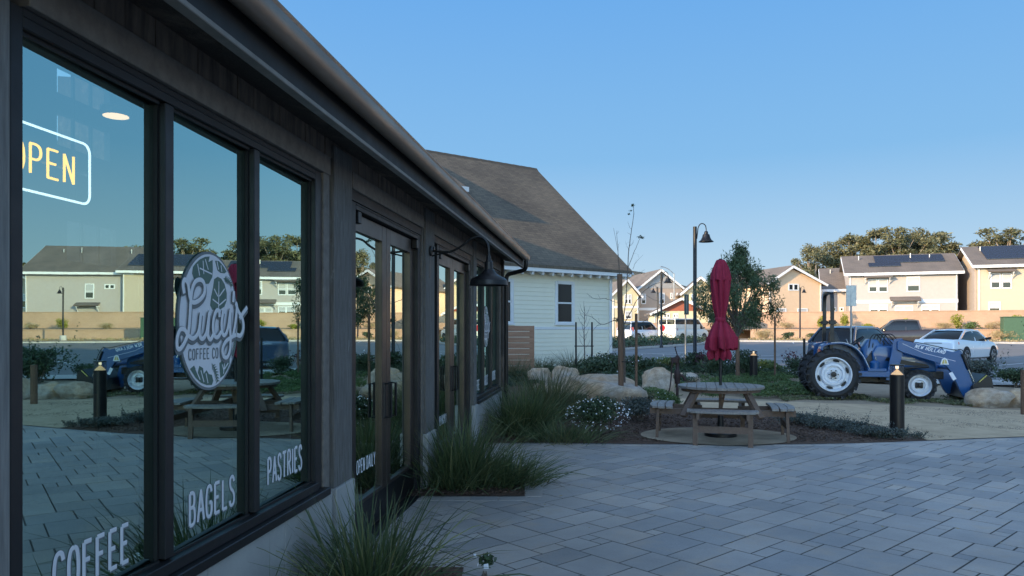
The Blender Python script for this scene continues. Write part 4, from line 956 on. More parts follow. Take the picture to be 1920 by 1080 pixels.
for k, (px, l) in enumerate(((2010,'big dark shrub just out to the right of the boulders'),(2190,'large dark shrub farther right on the garden edge'),(2330,'large round dark shrub at the far right garden edge'))):
    bush('garden_shrub', l, bp(px, 735), (1.1,.9,.55), 2600, .10, M['leaf_dark'], 74+k, twigs=8)
def purple(label, px, py, h, seed):
    bush('smoke_plant', label, bp(px, py), (h*.55, h*.5, h*.40), 170, .075, M['leaf_purple'], seed, stems=14, clumps=9, base=h*.15, aspect=.7, group='open purple leaved plants')
purple('open purple leaved plant left of the thin black post', 1488, 698, 1.0, 80)
purple('open purple leaved plant at the foot of the tall street lamp', 1318, 700, 1.0, 81)
purple('small purple leaved plant by the corner of the cottage', 1140, 690, .9, 82)
# low green ground cover
def cover(name, label, pts, n, h, m, seed, size=.05):
    rng = np.random.default_rng(seed); P_ = np.array(pts); lo, hi = P_.min(0), P_.max(0); out = []
    while len(out) < n:
        q = lo + (hi-lo)*rng.random((n*3,2)); ins = np.zeros(len(q), bool); j = len(P_)-1
        for i in range(len(P_)):
            xi, yi = P_[i]; xj, yj = P_[j]
            ins ^= ((yi > q[:,1]) != (yj > q[:,1])) & (q[:,0] < (xj-xi)*(q[:,1]-yi)/(yj-yi+1e-12)+xi); j = i
        dens = np.array([noise.noise((a*1.1, b*1.1, seed)) for a, b in q]); q = q[ins & (dens > -.12 + .2*rng.random(len(q)))]
        out.extend(q.tolist())
    q = np.array(out[:n]); hh = np.array([.35+.9*max(0, noise.noise((a*2, b*2, seed+3))+.3) for a, b in q])
    z = np.array([gz(b) for b in q[:,1]]) + h*hh*rng.random(n)**.6 + .03
    mb = MB(); mb.quads(leafquads(np.column_stack([q, z]), size, rng, .5)); o = mb.build(name, m, kind='stuff'); tag(o, label, 'ground cover'); return o
cover('ground_cover', 'low green ground cover with lighter tips behind the picnic table', G2([(1190,744),(1310,718),(1420,706),(1520,712),(1530,745),(1400,752),(1300,748)]), 26000, .20, M['leaf_green'], 91, .05)
cover('ground_cover', 'dark ground cover between the stakes and the parking lot', G2([(1195,735),(1195,690),(1290,688),(1460,697),(1500,708),(1420,706),(1310,716),(1250,728)]), 16000, .24, M['leaf_dark'], 92, .07)
cover('ground_cover', 'short grass patches under the tractor', G2([(1440,735),(1470,755),(1700,760),(1830,766),(1830,750),(1740,745),(1600,742)]), 9000, .07, M['grass_olive'], 93, .05)
cover('ground_cover', 'dark ground cover in front of the cottage', G2([(940,735),(940,705),(1150,695),(1190,700),(1190,745),(1060,720)]), 22000, .26, M['leaf_dark'], 94, .07)
cover('ground_cover', 'ground cover shrubs on the kerb island by the street', ISL, 9000, .75, M['leaf_dark'], 95, .16)
cover('ground_cover', 'straw coloured grass along the verge under the low wall', [rp(-8,-11.5), rp(30,-11.5), rp(60,-11.5), rp(60,-5), rp(-8,-5)], 14000, .35, M['straw'], 96, .16)
def litter():
    rng = np.random.default_rng(5); q = []
    A = [((-.8,10.3),(5.6,13.5)), ((-1.2,7.0),(.12,8.5)), ((-1.5,1.5),(-.33,4.9)), ((0,13.5),(4,20))]
    for (a, b), n in zip(A, (15000, 2200, 1800, 4000)): q.append(np.array(a) + (np.array(b)-np.array(a))*rng.random((n,2)))
    q = np.concatenate(q); pad = ((q[:,0]-cx)/1.14)**2 + ((q[:,1]-cy+.06)/.92)**2 > 1; q = q[pad]; 
    far_line = np.interp(q[:,0], [p.x for p in fw], [p.y for p in fw]); keep = (q[:,1] < 9) | (q[:,1] > far_line+.03); 
    gw = [G(*p) for p in ((1640,799),(1500,779),(1300,768),(1190,762))]
    top = np.interp(q[:,0], [p.x for p in gw[::-1]]+[5.9], [p.y for p in gw[::-1]]+[10.6]); q = q[keep & (q[:,1] < top-.05)]
    C = np.column_stack([q, np.full(len(q), .04) + .012*rng.random(len(q))]); a = leafquads(C, .05, rng, .5).reshape(-1,4,3); a[:,:,2] = C[:,None,2] + (a[:,:,2]-C[:,None,2])*.35
    mb = MB(); mb.quads(a); o = mb.build('bark_chips', leafmat('bark_chip', (.03,.018,.012), (.08,.045,.03), (.16,.11,.08), 0, .9), kind='stuff'); tag(o, 'brown bark chips covering the planting beds', 'mulch')
litter()
def fallen():
    rng = np.random.default_rng(8); n = 150; q = np.column_stack([-.6+rng.random(n)**1.5*7, 4.5+rng.random(n)**.5*5.7]); q = q[(q[:,0] > -.6) & ~((q[:,0] < .4) & (q[:,1] > 6.7) & (q[:,1] < 8.7))]
    C = np.column_stack([q, np.full(len(q), .019)]); a = leafquads(C, .035, rng, .5).reshape(-1,4,3); a[:,:,2] = C[:,None,2] + (a[:,:,2]-C[:,None,2])*.25
    mb = MB(); mb.quads(a); o = mb.build('fallen_leaves', M['straw'], kind='stuff'); tag(o, 'small dry leaves blown over the paving', 'leaves')
fallen()
cg = [tuple(p) for p in G2([(1480,760),(1700,766),(1920,776),(1920,815),(1745,826),(1640,796),(1500,776)])]
cover('gravel_grit', 'loose stones scattered over the gravel walk', cg, 3000, .004, mat('grit', (.3,.25,.19), (.2,.17,.13), 4, .9, bmp=0), 97, .022)
# ---- staked young tree beside the biggest rock
def stake(label, px, py, ytop, r, m='stake', lean=0, group='tree stakes'):
    g = G(px, py); h = (py-ytop)/F*g.y; mb = MB(); n = 10
    mb.tube([(lean*h*i/4, .004*math.sin(i*2), h*i/4) for i in range(5)], [r*(1+.03*math.sin(i*1.7)) for i in range(5)], 12)
    o = mb.build('tree_stake', M[m], smooth=50, bevel=0); o.location = g; return tag(o, label, 'stake', group), g, h
_, gA, hA = stake('thick round wooden stake holding the bare young tree', 1165, 771, 514, .052, lean=-.012)
_, gB, hB = stake('thinner wooden stake right of the bare young tree', 1193, 772, 588, .027)
rng = np.random.default_rng(4)
gT = Vector((gA.x+.09, gA.y+.22, 0)); T = thing('young_tree', 'bare young tree with a few leaves on its highest twigs, tied to stakes', 'tree', gT)
mb = MB(); tips = []
def tp(px, py, dy=0): Y = gT.y+dy; return Vector(((px-960)/F*Y - gT.x, dy, EYE + (HZ-py)/F*Y))
trunk = [Vector((0,0,0)), tp(1171,700), tp(1170,640), tp(1168,590)]
mb.tube(smoothline(trunk, 4), [.022]*13, 8); mb.build('trunk', M['bark'], T, smooth=60)
mb = MB()
BR = [([(1168,590),(1165,560),(1160,500),(1158,460),(1156,432)],.008),([(1167,580),(1162,520),(1160,480),(1150,428)],.007),
      ([(1168,595),(1174,560),(1178,480),(1183,440),(1188,400),(1187,383)],.011),([(1178,500),(1190,470),(1198,452),(1201,442)],.006),([(1169,610),(1180,590),(1196,560),(1215,540),(1235,530),(1262,524)],.010),
      ([(1196,562),(1208,552),(1225,562),(1240,566)],.005),([(1170,615),(1185,606),(1205,604),(1222,592),(1240,585)],.007),([(1168,600),(1150,602),(1128,608),(1112,596),(1095,590)],.008),([(1128,608),(1118,612),(1112,622)],.004),
      ([(1150,565),(1135,560),(1115,560),(1100,550)],.006),([(1166,570),(1158,567),(1150,565)],.007),([(1176,520),(1186,510),(1197,512),(1210,505)],.005),([(1186,505),(1192,492),(1206,478)],.004),([(1180,470),(1176,462),(1172,452)],.003),([(1181,462),(1186,456),(1189,450)],.003),
      ([(1168,625),(1150,640),(1140,660)],.005),([(1215,540),(1222,528),(1240,520)],.004),([(1184,430),(1180,424),(1178,415)],.003),([(1190,585),(1200,575),(1206,560)],.004)]
for k, (b_, r) in enumerate(BR):
    dy = ((k*37) % 11 - 5)*.05; pts = smoothline([tp(x, y, dy*(i/len(b_))) for i, (x, y) in enumerate(b_)], 4); n = len(pts); pts = [p + Vector((rng.normal(), rng.normal(), rng.normal()))*.004 for p in pts]
    mb.tube(pts, [r*(1-.7*i/n) for i in range(n)], 6)
    for i in range(3, n-1, 3):
        d = Vector((rng.normal(), rng.normal(), .4+rng.random())).normalized()*(.04+.10*rng.random()); mb.tube([pts[i], pts[i]+d], [r*.35, .0012], 4)
mb.build('branch', M['bark'], T, smooth=60)
lf = []
for (x, y), n, s in (((1187,385),14,.05),((1182,395),8,.03),((1179,402),8,.03),((1200,444),22,.06),((1205,446),8,.04),((1158,600),60,.12),((1232,590),60,.13),((1205,512),6,.05),((1240,588),40,.10)):
    c = tp(x, y); lf.append(cloud(n, c, (s,s,s*.5), rng, .1))
mb = MB(); mb.quads(leafquads(np.concatenate(lf), .05, rng, .4)); mb.build('leaf_cluster', M['leaf_dark'], T)
mb = MB(); z = EYE+(HZ-678)/F*gA.y
mb.bar((gA.x,gA.y-.04,z),(gB.x,gB.y-.03,z), .02,.02); o = mb.build('tie_strap', M['black']); tag(o, 'black strap tying the thick stake to the thinner stake', 'strap')
# thin sapling between two black stakes in front of the cottage
for l, px in (('thin dark stake left of the bare sapling in front of the cottage',1080),('thin dark stake right of the bare sapling in front of the cottage',1110)):
    g = G(px, 708); mb = MB(); mb.tube([(0,0,0),(0,0,(708-604)/F*g.y)], .028, 8); o = mb.build('tree_stake', M['black'], smooth=60); o.location = g; tag(o, l, 'stake', 'tree stakes')
g = G(1095, 708); T = thing('sapling', 'thin leafless sapling between two dark stakes in front of the cottage', 'tree', g)
mb = MB(); s = F/g.y
mb.tube([(0,0,0),(.02,0,.8),(0,0,1.3),(.02,0,2.25)], [.022,.018,.013,.004], 6); mb.build('trunk', M['bark'], T)
mb = MB()
for k in range(16):
    z = .9+.08*k; a = k*2.4; mb.tube([(.01,0,z),(.12*math.cos(a),.12*math.sin(a),z+.12),(.2*math.cos(a),.2*math.sin(a),z+.32)], [.007,.005,.002], 4)
mb.build('branch', M['bark'], T)
mb = MB(); mb.box(-.3,.3,-.01,.01,.98,1.01); mb.build('tie_strap', M['black'], T)
# ---- pepper tree
def big_tree(name, label, loc, H, rad, m, seed, trunk_r=.12, leaf=.12, n=9000, group=None, bark='bark', tz=.3, crown_c=.66, nb=7, clump_r=.22, droop=0, aspect=.3, flat=.75, nclump=60, shape=None, zmin=0):
    rng = np.random.default_rng(seed); t = thing(name, label, 'tree', loc, 0, group); mb = MB()
    lean = Vector((rng.normal()*.04, rng.normal()*.04, 1)); p = [lean*(H*tz*i/3) for i in range(4)]; top = p[-1]
    mb.tube(p, [trunk_r*(1-.1*i) for i in range(4)], 9); mb.build('trunk', M[bark], t, smooth=60)
    mb = MB(); cents = []
    for k in range(nclump):
        u = rng.random(); v = rng.normal(size=3); v /= np.linalg.norm(v); rr_ = (.45+.6*rng.random())
        c = np.array([v[0]*rad*rr_, v[1]*rad*rr_, H*crown_c + v[2]*H*(1-crown_c)*rr_*.98])
        if zmin: c[2] = max(c[2], zmin*H + .25*rng.random())
        if shape: 
            c[:2] *= shape(c[2]/H)
        cents.append(c)
    for k in range(min(nclump, nb*4)):
        c = Vector(cents[k]); q = top + (c-top)*.5 + Vector((rng.normal(), rng.normal(), rng.normal()))*rad*.07
        st = p[2] + (top-p[2])*rng.random(); mb.tube(smoothline([st, q, c], 4), [trunk_r*(.5-.4*i/8)+.004 for i in range(9)], 5)
    mb.build('branch', M[bark], t, smooth=60)
    pts = []
    for c in cents:
        s = clump_r*rad*(.6+.9*rng.random()); k = max(8, int(n/nclump*(s/(clump_r*rad))**1.5))
        q = cloud(k, c, (s, s, s*flat), rng, .15)
        if droop: q[:,2] -= rng.random(k)*droop*s*2
        pts.append(q)
    mb = MB(); mb.quads(leafquads(np.concatenate(pts), leaf, rng, aspect, droop=droop)); mb.build('crown', m, t); return t
g = G(1415, 712)
big_tree('pepper_tree', 'wispy drooping pepper tree behind the red umbrella', ((1385-960)/F*22.3, 22.3, gz(22)), 4.3, 1.3, M['leaf_pepper'], 15, .05, .11, 17000, zmin=.46, tz=.40, crown_c=.64, nclump=70, clump_r=.17, droop=1.1, aspect=.22, shape=lambda h: .8 if h < .35 else 1.0 if h < .66 else max(.22, 1.0-(h-.66)*3.2))
g = G(1437, 712); mb = MB(); mb.tube([(0,0,0),(0,0,1.9)], .03, 8); o = mb.build('tree_stake', M['stake'], smooth=60); o.location = (g.x-.02, 21.7, gz(21)); tag(o, 'dark stake at the foot of the pepper tree', 'stake', 'tree stakes')
mb = MB(); mb.tube([(0,0,0),(0,0,1.25)], .06, 10); o = mb.build('tree_stake', M['stake'], smooth=60); o.location = (G(1372,712).x, 21.9, gz(21)); tag(o, 'short thick stake behind the umbrella pole', 'stake', 'tree stakes')
# ================================================================ PICNIC TABLE, UMBRELLA, LAMPS, PUMP, POSTS
TY = 10.85; TX = (1351-960)/F*TY
T = thing('picnic_table', 'round weathered wooden picnic table with four curved attached benches', 'table', (TX, TY, .036), R(-14))
def ring_sector(mb, r0, r1, a0, a1, z0, z1, n=10):
    o = [(r1*math.cos(a0+(a1-a0)*i/n), r1*math.sin(a0+(a1-a0)*i/n)) for i in range(n+1)]; i_ = [(r0*math.cos(a1-(a1-a0)*i/n), r0*math.sin(a1-(a1-a0)*i/n)) for i in range(n+1)]
    mb.prism(o+i_, z0, z1)
mb = MB(); Rt = .615; nb = 9; w_ = 2*Rt/nb
for i in range(nb):
    y0 = -Rt + i*w_ + .003; y1 = y0 + w_ - .006; pts = []
    def xr(y): return math.sqrt(max(1e-4, Rt*Rt - y*y))
    ys = [y0 + (y1-y0)*k/5 for k in range(6)]; hole = abs((y0+y1)/2) < w_*.6
    mb.prism([(y, xr(y)) for y in ys] + [(y, -xr(y)) for y in ys[::-1]], .705, .742)
mb.build('tabletop', M['picnic_top'], T, bevel=.004)
mb = MB(); ring_sector(mb, .48, .56, 0, 2*math.pi-.001, .66, .704, 40)
for a in range(4): 
    c, s = math.cos(R(45+90*a)), math.sin(R(45+90*a)); mb.bar((0,0,.675),(c*.56,s*.56,.675), .04,.06)
mb.build('top_frame', M['picnic'], T)
for q in range(4):
    a0 = R(-90 + 90*q); c, s = math.cos(a0), math.sin(a0); tv = Vector((-s, c, 0)); rv = Vector((c, s, 0))
    # bench: three slats following the curve outside, with clipped round ends
    S = MB(); hl = .47; r_in = .685
    for k in range(3):
        x0 = r_in + k*.113; x1_ = x0 + .105; pts = []
        for i in range(9):
            t_ = -1 + 2*i/8; L = hl*(1 - .10*(k == 2)) ; pts.append((x1_ - .055*t_*t_*(1 if k == 2 else .5) , L*t_))
        for i in range(9):
            t_ = 1 - 2*i/8; L = hl*(1 - .10*(k == 2)); pts.append((x0 - .055*t_*t_*(.5 if k == 2 else .3), L*t_))
        S.prism([tuple((rv*p[0]+tv*p[1])[:2]) for p in pts], .425, .458)
    seat = S.build('bench_seat', M['picnic_top'], T, bevel=.004)
    for sgn in (-1, 1):
        Lg = MB(); o = tv*sgn*.36
        Lg.bar(rv*.90+o+Vector((0,0,-.03)), rv*.88+o+Vector((0,0,.42)), .04, .065, tv); Lg.build('bench_leg', M['picnic'], T)
        Bm = MB(); o2 = tv*sgn*.325; Bm.bar(rv*.26+o2*.9+Vector((0,0,.37)), rv*1.00+o2+Vector((0,0,.385)), .04, .085); Bm.build('bench_beam', M['picnic'], T)
    C_ = MB(); C_.bar(rv*.89-tv*.36+Vector((0,0,.20)), rv*.89+tv*.36+Vector((0,0,.20)), .03, .09); C_.build('stretcher', M['picnic'], T)
    D = MB(); D.bar(rv*.30+Vector((0,0,.66)), rv*.30+Vector((0,0,.30)), .04,.04,tv) if False else None
for q in range(4):
    a0 = R(-45 + 90*q); rv = Vector((math.cos(a0), math.sin(a0), 0)); tv = Vector((-rv.y, rv.x, 0))
    Lg = MB(); Lg.bar(rv*.74+Vector((0,0,.33)), rv*.47+Vector((0,0,.70)), .05, .10, tv)
    Lg.build('table_leg', M['picnic'], T)
mb = MB(); mb.bar((0,0,-.03),(0,0,.66),.05,.05); mb.bar((-.06,0,.0),(.06,0,.66),.03,.03); mb.bar((-.28,0,.37),(.28,0,.37),.04,.07); mb.bar((0,-.28,.37),(0,.28,.37),.04,.07,); mb.build('centre_post', M['picnic'], T)
# umbrella
U_ = thing('umbrella', 'closed crimson patio umbrella tied round its black pole through the table', 'umbrella', (TX, TY, .036))
def uz(py): return EYE + (HZ-py)/F*TY - .036
mb = MB(); mb.tube([(0,0,.0),(0,0,uz(500))], .021, 12); mb.build('pole', M['black'], U_, smooth=60)
mb = MB(); mb.lathe([(0,0),(.23,0),(.23,.05),(.05,.09),(.04,.3),(.03,.3)], 24); mb.build('base', M['black'], U_, smooth=40)
def cloth(mb, prof, folds, amp, seed, twist=0.0, nseg=96):
    vs = []; rg = random.Random(seed); ph = [rg.random()*6.28 for _ in range(6)]; m = len(prof)
    for i, (r, z, k) in enumerate(prof):
        for j in range(nseg):
            a = 2*math.pi*j/nseg
            f = abs(math.sin(a*folds/2 + ph[0] + twist*z))**.7; f2 = math.sin(a*folds*1.37+ph[1]+z*9)*.35 + math.sin(a*3+ph[2]+z*4)*.5 + noise.noise((math.cos(a)*2.2, math.sin(a)*2.2, z*3.5+seed))*1.1
            rr_ = r*(1 - amp*k*(1-f) + .12*k*f2*amp*2); vs.append((rr_*math.cos(a), rr_*math.sin(a)*.9, z + .012*k*math.sin(a*folds+ph[3])))
    fs = [(i*nseg+j, i*nseg+(j+1)%nseg, (i+1)*nseg+(j+1)%nseg, (i+1)*nseg+j) for i in range(m-1) for j in range(nseg)]
    mb.add(vs, fs)
def prof_up(pts, n=5):
    out = []
    for p in smoothline([(a, b, c) for a, b, c in pts], n): out.append((max(.004, p.x), p.y, p.z))
    return out
pxm = TY/F
mb = MB(); cloth(mb, prof_up([(29*pxm,uz(633),1.3),(29*pxm,uz(628),1.4),(24*pxm,uz(605),1.2),(10.5*pxm,uz(603),.8)][:1] + [(24*pxm,uz(672),1.6),(30*pxm,uz(655),1.5),(29*pxm,uz(638),1.3),(18*pxm,uz(615),1.0),(9.5*pxm,uz(601),.7),(10.5*pxm,uz(590),.7),(14*pxm,uz(575),.9),(17.5*pxm,uz(550),1.0),(19*pxm,uz(528),1.0),(17*pxm,uz(510),.9),(9*pxm,uz(494),.7),(2*pxm,uz(488),.2)][1:]), 8, .42, 3, .5)
mb.build('canopy', M['red'], U_, smooth=180)
mb = MB(); cloth(mb, prof_up([(20*pxm,uz(673),1.5),(22*pxm,uz(660),1.5),(12*pxm,uz(640),1)]), 8, .5, 8); mb.build('inner_canopy', M['red'], U_, smooth=180)
mb = MB(); cloth(mb, prof_up([(19.5*pxm,uz(527),1.0),(20*pxm,uz(524),1.0),(15.5*pxm,uz(505),.8),(9*pxm,uz(490),.5),(5*pxm,uz(487),.1)]), 8, .3, 5); mb.build('vent_cap', M['red'], U_, smooth=180)
mb = MB(); mb.lathe([(.075,uz(603)),(.082,uz(601)),(.082,uz(597)),(.075,uz(595))], 20); mb.build('tie_strap', M['red'], U_, smooth=60)
mb = MB(); mb.lathe([(0,uz(489)),(.03,uz(489)),(.034,uz(487)),(.02,uz(485)),(0,uz(485))], 16); mb.build('finial', M['black'], U_, smooth=50)
# bollards
def bollard(label, x, y, h=.95, r=.062, g='black lit bollards along the paths'):
    t = thing('bollard', label, 'bollard', (x, y, gz(y)+.03), 0, g)
    mb = MB(); mb.lathe([(0,-.05),(r,-.05),(r,h*.835),(r*.9,h*.84),(0,h*.84)], 28); mb.build('shaft', M['bollard'], t, smooth=40)
    mb = MB(); mb.lathe([(r*.97,h*.842),(r*.97,h*.972),(r*.93,h*.972),(r*.93,h*.842)], 28, closed=True); mb.build('lens', M['lens'], t, smooth=40)
    mb = MB(); mb.lathe([(r*.85,h*.842),(r*.78,h*.85),(r*.25,h*.905),(0,h*.92)], 24); mb.build('reflector', M['lamp_cone'], t, smooth=60)
    mb = MB(); mb.lathe([(0,h*.973),(r,h*.973),(r*1.02,h*.98),(r*.98,h*.992),(0,h)], 28); mb.build('cap', M['bollard'], t, smooth=40)
    mb = MB(); mb.lathe([(0,h*.93),(r*.22,h*.93),(r*.22,h*.972),(0,h*.972)], 12); mb.build('led', M['led'], t)
    return t
M['bollard'] = mat('dark_bronze_bollard', (.028,.024,.024), (.02,.018,.018), 6, .35, metal=.5, bmp=.02)
M['lamp_cone'] = emat('lit_cone', (1,.62,.30), .55); M['led'] = emat('led', (1,.75,.5), 1.5)
def lensmat():
    m, t, b = nodes('clear_lens'); t.nodes.remove(b)
    gl = t.nodes.new('ShaderNodeBsdfGlossy'); gl.inputs[1].default_value = .05; tp = t.nodes.new('ShaderNodeBsdfTransparent'); tp.inputs[0].default_value = (.85,.87,.9,1)
    mx = t.nodes.new('ShaderNodeMixShader'); mx.inputs[0].default_value = .14; t.links.new(tp.outputs[0], mx.inputs[1]); t.links.new(gl.outputs[0], mx.inputs[2]); t.links.new(mx.outputs[0], t.nodes['Material Output'].inputs[0]); return m
M['lens'] = lensmat()
g = G(1682, 812); bollard('lit dark bronze bollard in front of the tractor, nearest to the camera', g.x, g.y, 126/F*g.y, 12.6/F*g.y)
g = G(1413, 707); b2 = bollard('lit black bollard between the pepper tree and the parking lot', (1413-960)/F*22.0, 22.0, 55/F*22, 7/F*22)
bollard('lit black bollard beyond the right end of the terrace, seen in the first window', 9.3, 8.6, .98, .10)
# thin black post
g = G(1508, 720); mb = MB(); mb.tube([(0,0,0),(0,0,(715-622)/F*19.6)], .032, 10); o = mb.build('sapling_stake', M['black'], smooth=60); o.location = ((1508-960)/F*19.6, 19.6, gz(19.6)); tag(o, 'thin black post standing in the shrub behind the rear tractor wheel', 'post')
g = G(1919, 772); mb = MB(); mb.tube([(0,0,0),(0,0,.85)], .07, 14); o = mb.build('timber_bollard', M['stake'], smooth=60, bevel=0); o.location = ((1922-960)/F*13.6, 13.6, 0); tag(o, 'brown wooden post at the right edge beside the boulders', 'post')
# street lamps with bell shades
def street_lamp(label, x, y, H, sc=1.0, ang=0, ph=None, base=False, r=.06):
    t = thing('street_lamp', label, 'street lamp', (x, y, gz(y)), ang, 'street lamps with bell shades')
    mb = MB(); mb.lathe([(0,0),(r*1.8,0),(r*1.8,.12),(r,.2),(r,H),(0,H)], 14); mb.build('pole', M['black'], t, smooth=40)
    if base: mb = MB(); mb.lathe([(0,0),(.3,0),(.3,.6),(.27,.65),(0,.65)], 20); mb.build('footing', M['concrete'], t, smooth=40)
    A = MB(); s = sc; pts = [(r,0,H-.55*s),(r+.04*s,0,H-.2*s),(r+.06*s,0,H-.05*s),(r+.14*s,0,H+.10*s),(r+.26*s,0,H+.14*s),(r+.38*s,0,H+.06*s),(r+.42*s,0,H-.10*s),(r+.42*s,0,H-.20*s)]
    A.tube(smoothline(pts, 5), .022*s, 8); A.build('arm', M['black'], t, smooth=60)
    mb = MB(); z = H-.20*s; o = r+.42*s
    mb.lathe([(0,z),(.06*s,z),(.085*s,z-.05*s),(.09*s,z-.12*s),(.15*s,z-.16*s),(.18*s,z-.28*s),(.24*s,z-.40*s),(.33*s,z-.47*s),(.33*s,z-.49*s),(.30*s,z-.475*s),(.2*s,z-.38*s),(.0,z-.36*s)], 24, 'z', (o,0,0)); mb.build('lamp_shade', M['black'], t, smooth=40)
    return t
Yl = 26.0; street_lamp('tall black street lamp with a bell shade left of the red umbrella', (1303-960)/F*Yl, Yl, EYE-gz(Yl)+(HZ-425)/F*Yl, .78, 0, r=.066)
Yl = 52.; street_lamp('distant street lamp right of the white suv by the kerb island', (1240-960)/F*Yl, Yl, EYE-gz(Yl)+(HZ-513)/F*Yl, .95, R(5), r=.075)
Yl = 78.; street_lamp('faraway street lamp with its shade turned left, behind the white suv', (1233-960)/F*Yl, Yl, EYE-gz(Yl)+(HZ-538)/F*Yl, .9, R(182), r=.08)
q = rp(ra(1500,-7), -7); street_lamp('distant street lamp in front of the tan gabled house', q[0], q[1], EYE-gz(60)+(HZ-540)/F*q[1], .75, 0, r=.08)
q = rp(ra(2150,-9.5), -9.5); street_lamp('street lamp on a concrete footing seen reflected in the first window', q[0], q[1], 5.2, .8, 0, base=True, r=.08)
q = rp(ra(1537,2), 2)
# cobra head road lamps
def road_lamp(label, x, y, H, dirx):
    t = thing('road_lamp', label, 'street lamp', (x, y, gz(y)), 0, 'tall grey road lamps'); mb = MB()
    mb.tube([(0,0,0),(0,0,H)], [.10,.065], 10); mb.build('pole', M['sign_back'], t, smooth=60)
    mb = MB(); mb.tube(smoothline([(0,0,H-.1),(dirx*1.2,0,H+.55),(dirx*2.4,0,H+.85)], 5), .045, 8); mb.build('arm', M['sign_back'], t, smooth=60)
    mb = MB(); mb.hexa([(dirx*2.3,-.12,H+.78),(dirx*3.0,-.15,H+.84),(dirx*3.0,.15,H+.84),(dirx*2.3,.12,H+.78),(dirx*2.3,-.08,H+.9),(dirx*3.0,-.1,H+.93),(dirx*3.0,.1,H+.93),(dirx*2.3,.08,H+.9)]); mb.build('lamp_head', M['sign_back'], t, bevel=.02); return t
Yl = 96.; road_lamp('tall grey road lamp over the street between the left houses', (1264-960)/F*Yl, Yl, 8.4, -.6)
q = rp(ra(2300,-9), -9); road_lamp('tall grey road lamp seen reflected at the left of the first window', q[0], q[1], 8.2, .6)
# sign backs
def sign_post(label, px, Y, ptop, pbot, pw, m, turn=0, thick=.02, pole='sign_back'):
    t = thing('road_sign', label, 'sign', ((px-960)/F*Y, Y, gz(Y)), turn); H = EYE-gz(Y)+(HZ-ptop)/F*Y; zb = EYE-gz(Y)+(HZ-pbot)/F*Y; w2 = pw/F*Y/2
    mb = MB(); mb.tube([(0,.04,0),(0,.04,H-.02)], .03, 10); mb.build('pole', M['sign_back'], t, smooth=60)
    mb = MB(); mb.box(-w2,w2,-.012,.0,zb,H); mb.build('panel', M[m], t, bevel=.005)
    mb = MB(); mb.bar((-.0,-.02,zb+.05),(0,-.02,H-.05),.035,.012); mb.build('bracket', M['sign_back'], t)
    return t
sign_post('blank grey back of a parking sign on a pole behind the tractor', 1596, 25.0, 535, 574, 18, 'sign_back', R(-14))
sign_post('small narrow green grey sign back on a pole left of the tall street lamp', 1287, 27.5, 552, 590, 13, 'sign_green', R(35))
# hand pump
pg = G(1266, 772); PT = thing('hand_pump', 'old dark iron hand water pump with a long curved handle among the rocks', 'water pump', (pg.x, pg.y-.0, .02)); s = pg.y/F
M['iron'] = mat('rusty_iron', (.035,.022,.022), (.06,.032,.028), 9, .6, metal=.5, bmp=.4)
def z_(py): return (772-py)*s
def x_(px): return (px-1266)*s
mb = MB(); c = x_(1270)
mb.lathe([(0,0),(.07,0),(.07,.02),(.028,.05),(.026,z_(722)),(.05,z_(721)),(.055,z_(712)),(.062,z_(705)),(.06,z_(698)),(.035,z_(695)),(.035,z_(678)),(.05,z_(676)),(.05,z_(672)),(.02,z_(668)),(0,z_(668))], 20, 'z', (c,0,0)); mb.build('pump_body', M['iron'], PT, smooth=40)
mb = MB(); mb.tube([(c,0,z_(668)),(x_(1266),0,z_(655))], .011, 8); mb.lathe([(0,-.016),(.016,-.01),(.02,0),(.016,.01),(0,.016)], 12, 'z', (x_(1266),0,z_(653))); mb.build('rod', M['iron'], PT, smooth=50)
mb = MB(); mb.tube(smoothline([(x_(1268),-.03,z_(672)),(x_(1262),-.05,z_(676)),(x_(1258),-.06,z_(690)),(x_(1257),-.06,z_(710)),(x_(1254),-.06,z_(732)),(x_(1248),-.06,z_(746)),(x_(1246),-.06,z_(750))], 5), .013, 8); mb.build('handle', M['iron'], PT, smooth=60)
mb = MB(); mb.tube(smoothline([(c,0,z_(706)),(c+.08,-.02,z_(706)),(c+.13,-.03,z_(711)),(c+.14,-.03,z_(716))], 4), [.028]*9 + [.03]*4, 10); mb.build('spout', M['iron'], PT, smooth=60)
mb = MB(); mb.box(x_(1258)-.01, c, -.05, -.02, z_(682), z_(672)); mb.build('yoke', M['iron'], PT, bevel=.006)
def xz(v): return (v.x, v.z)
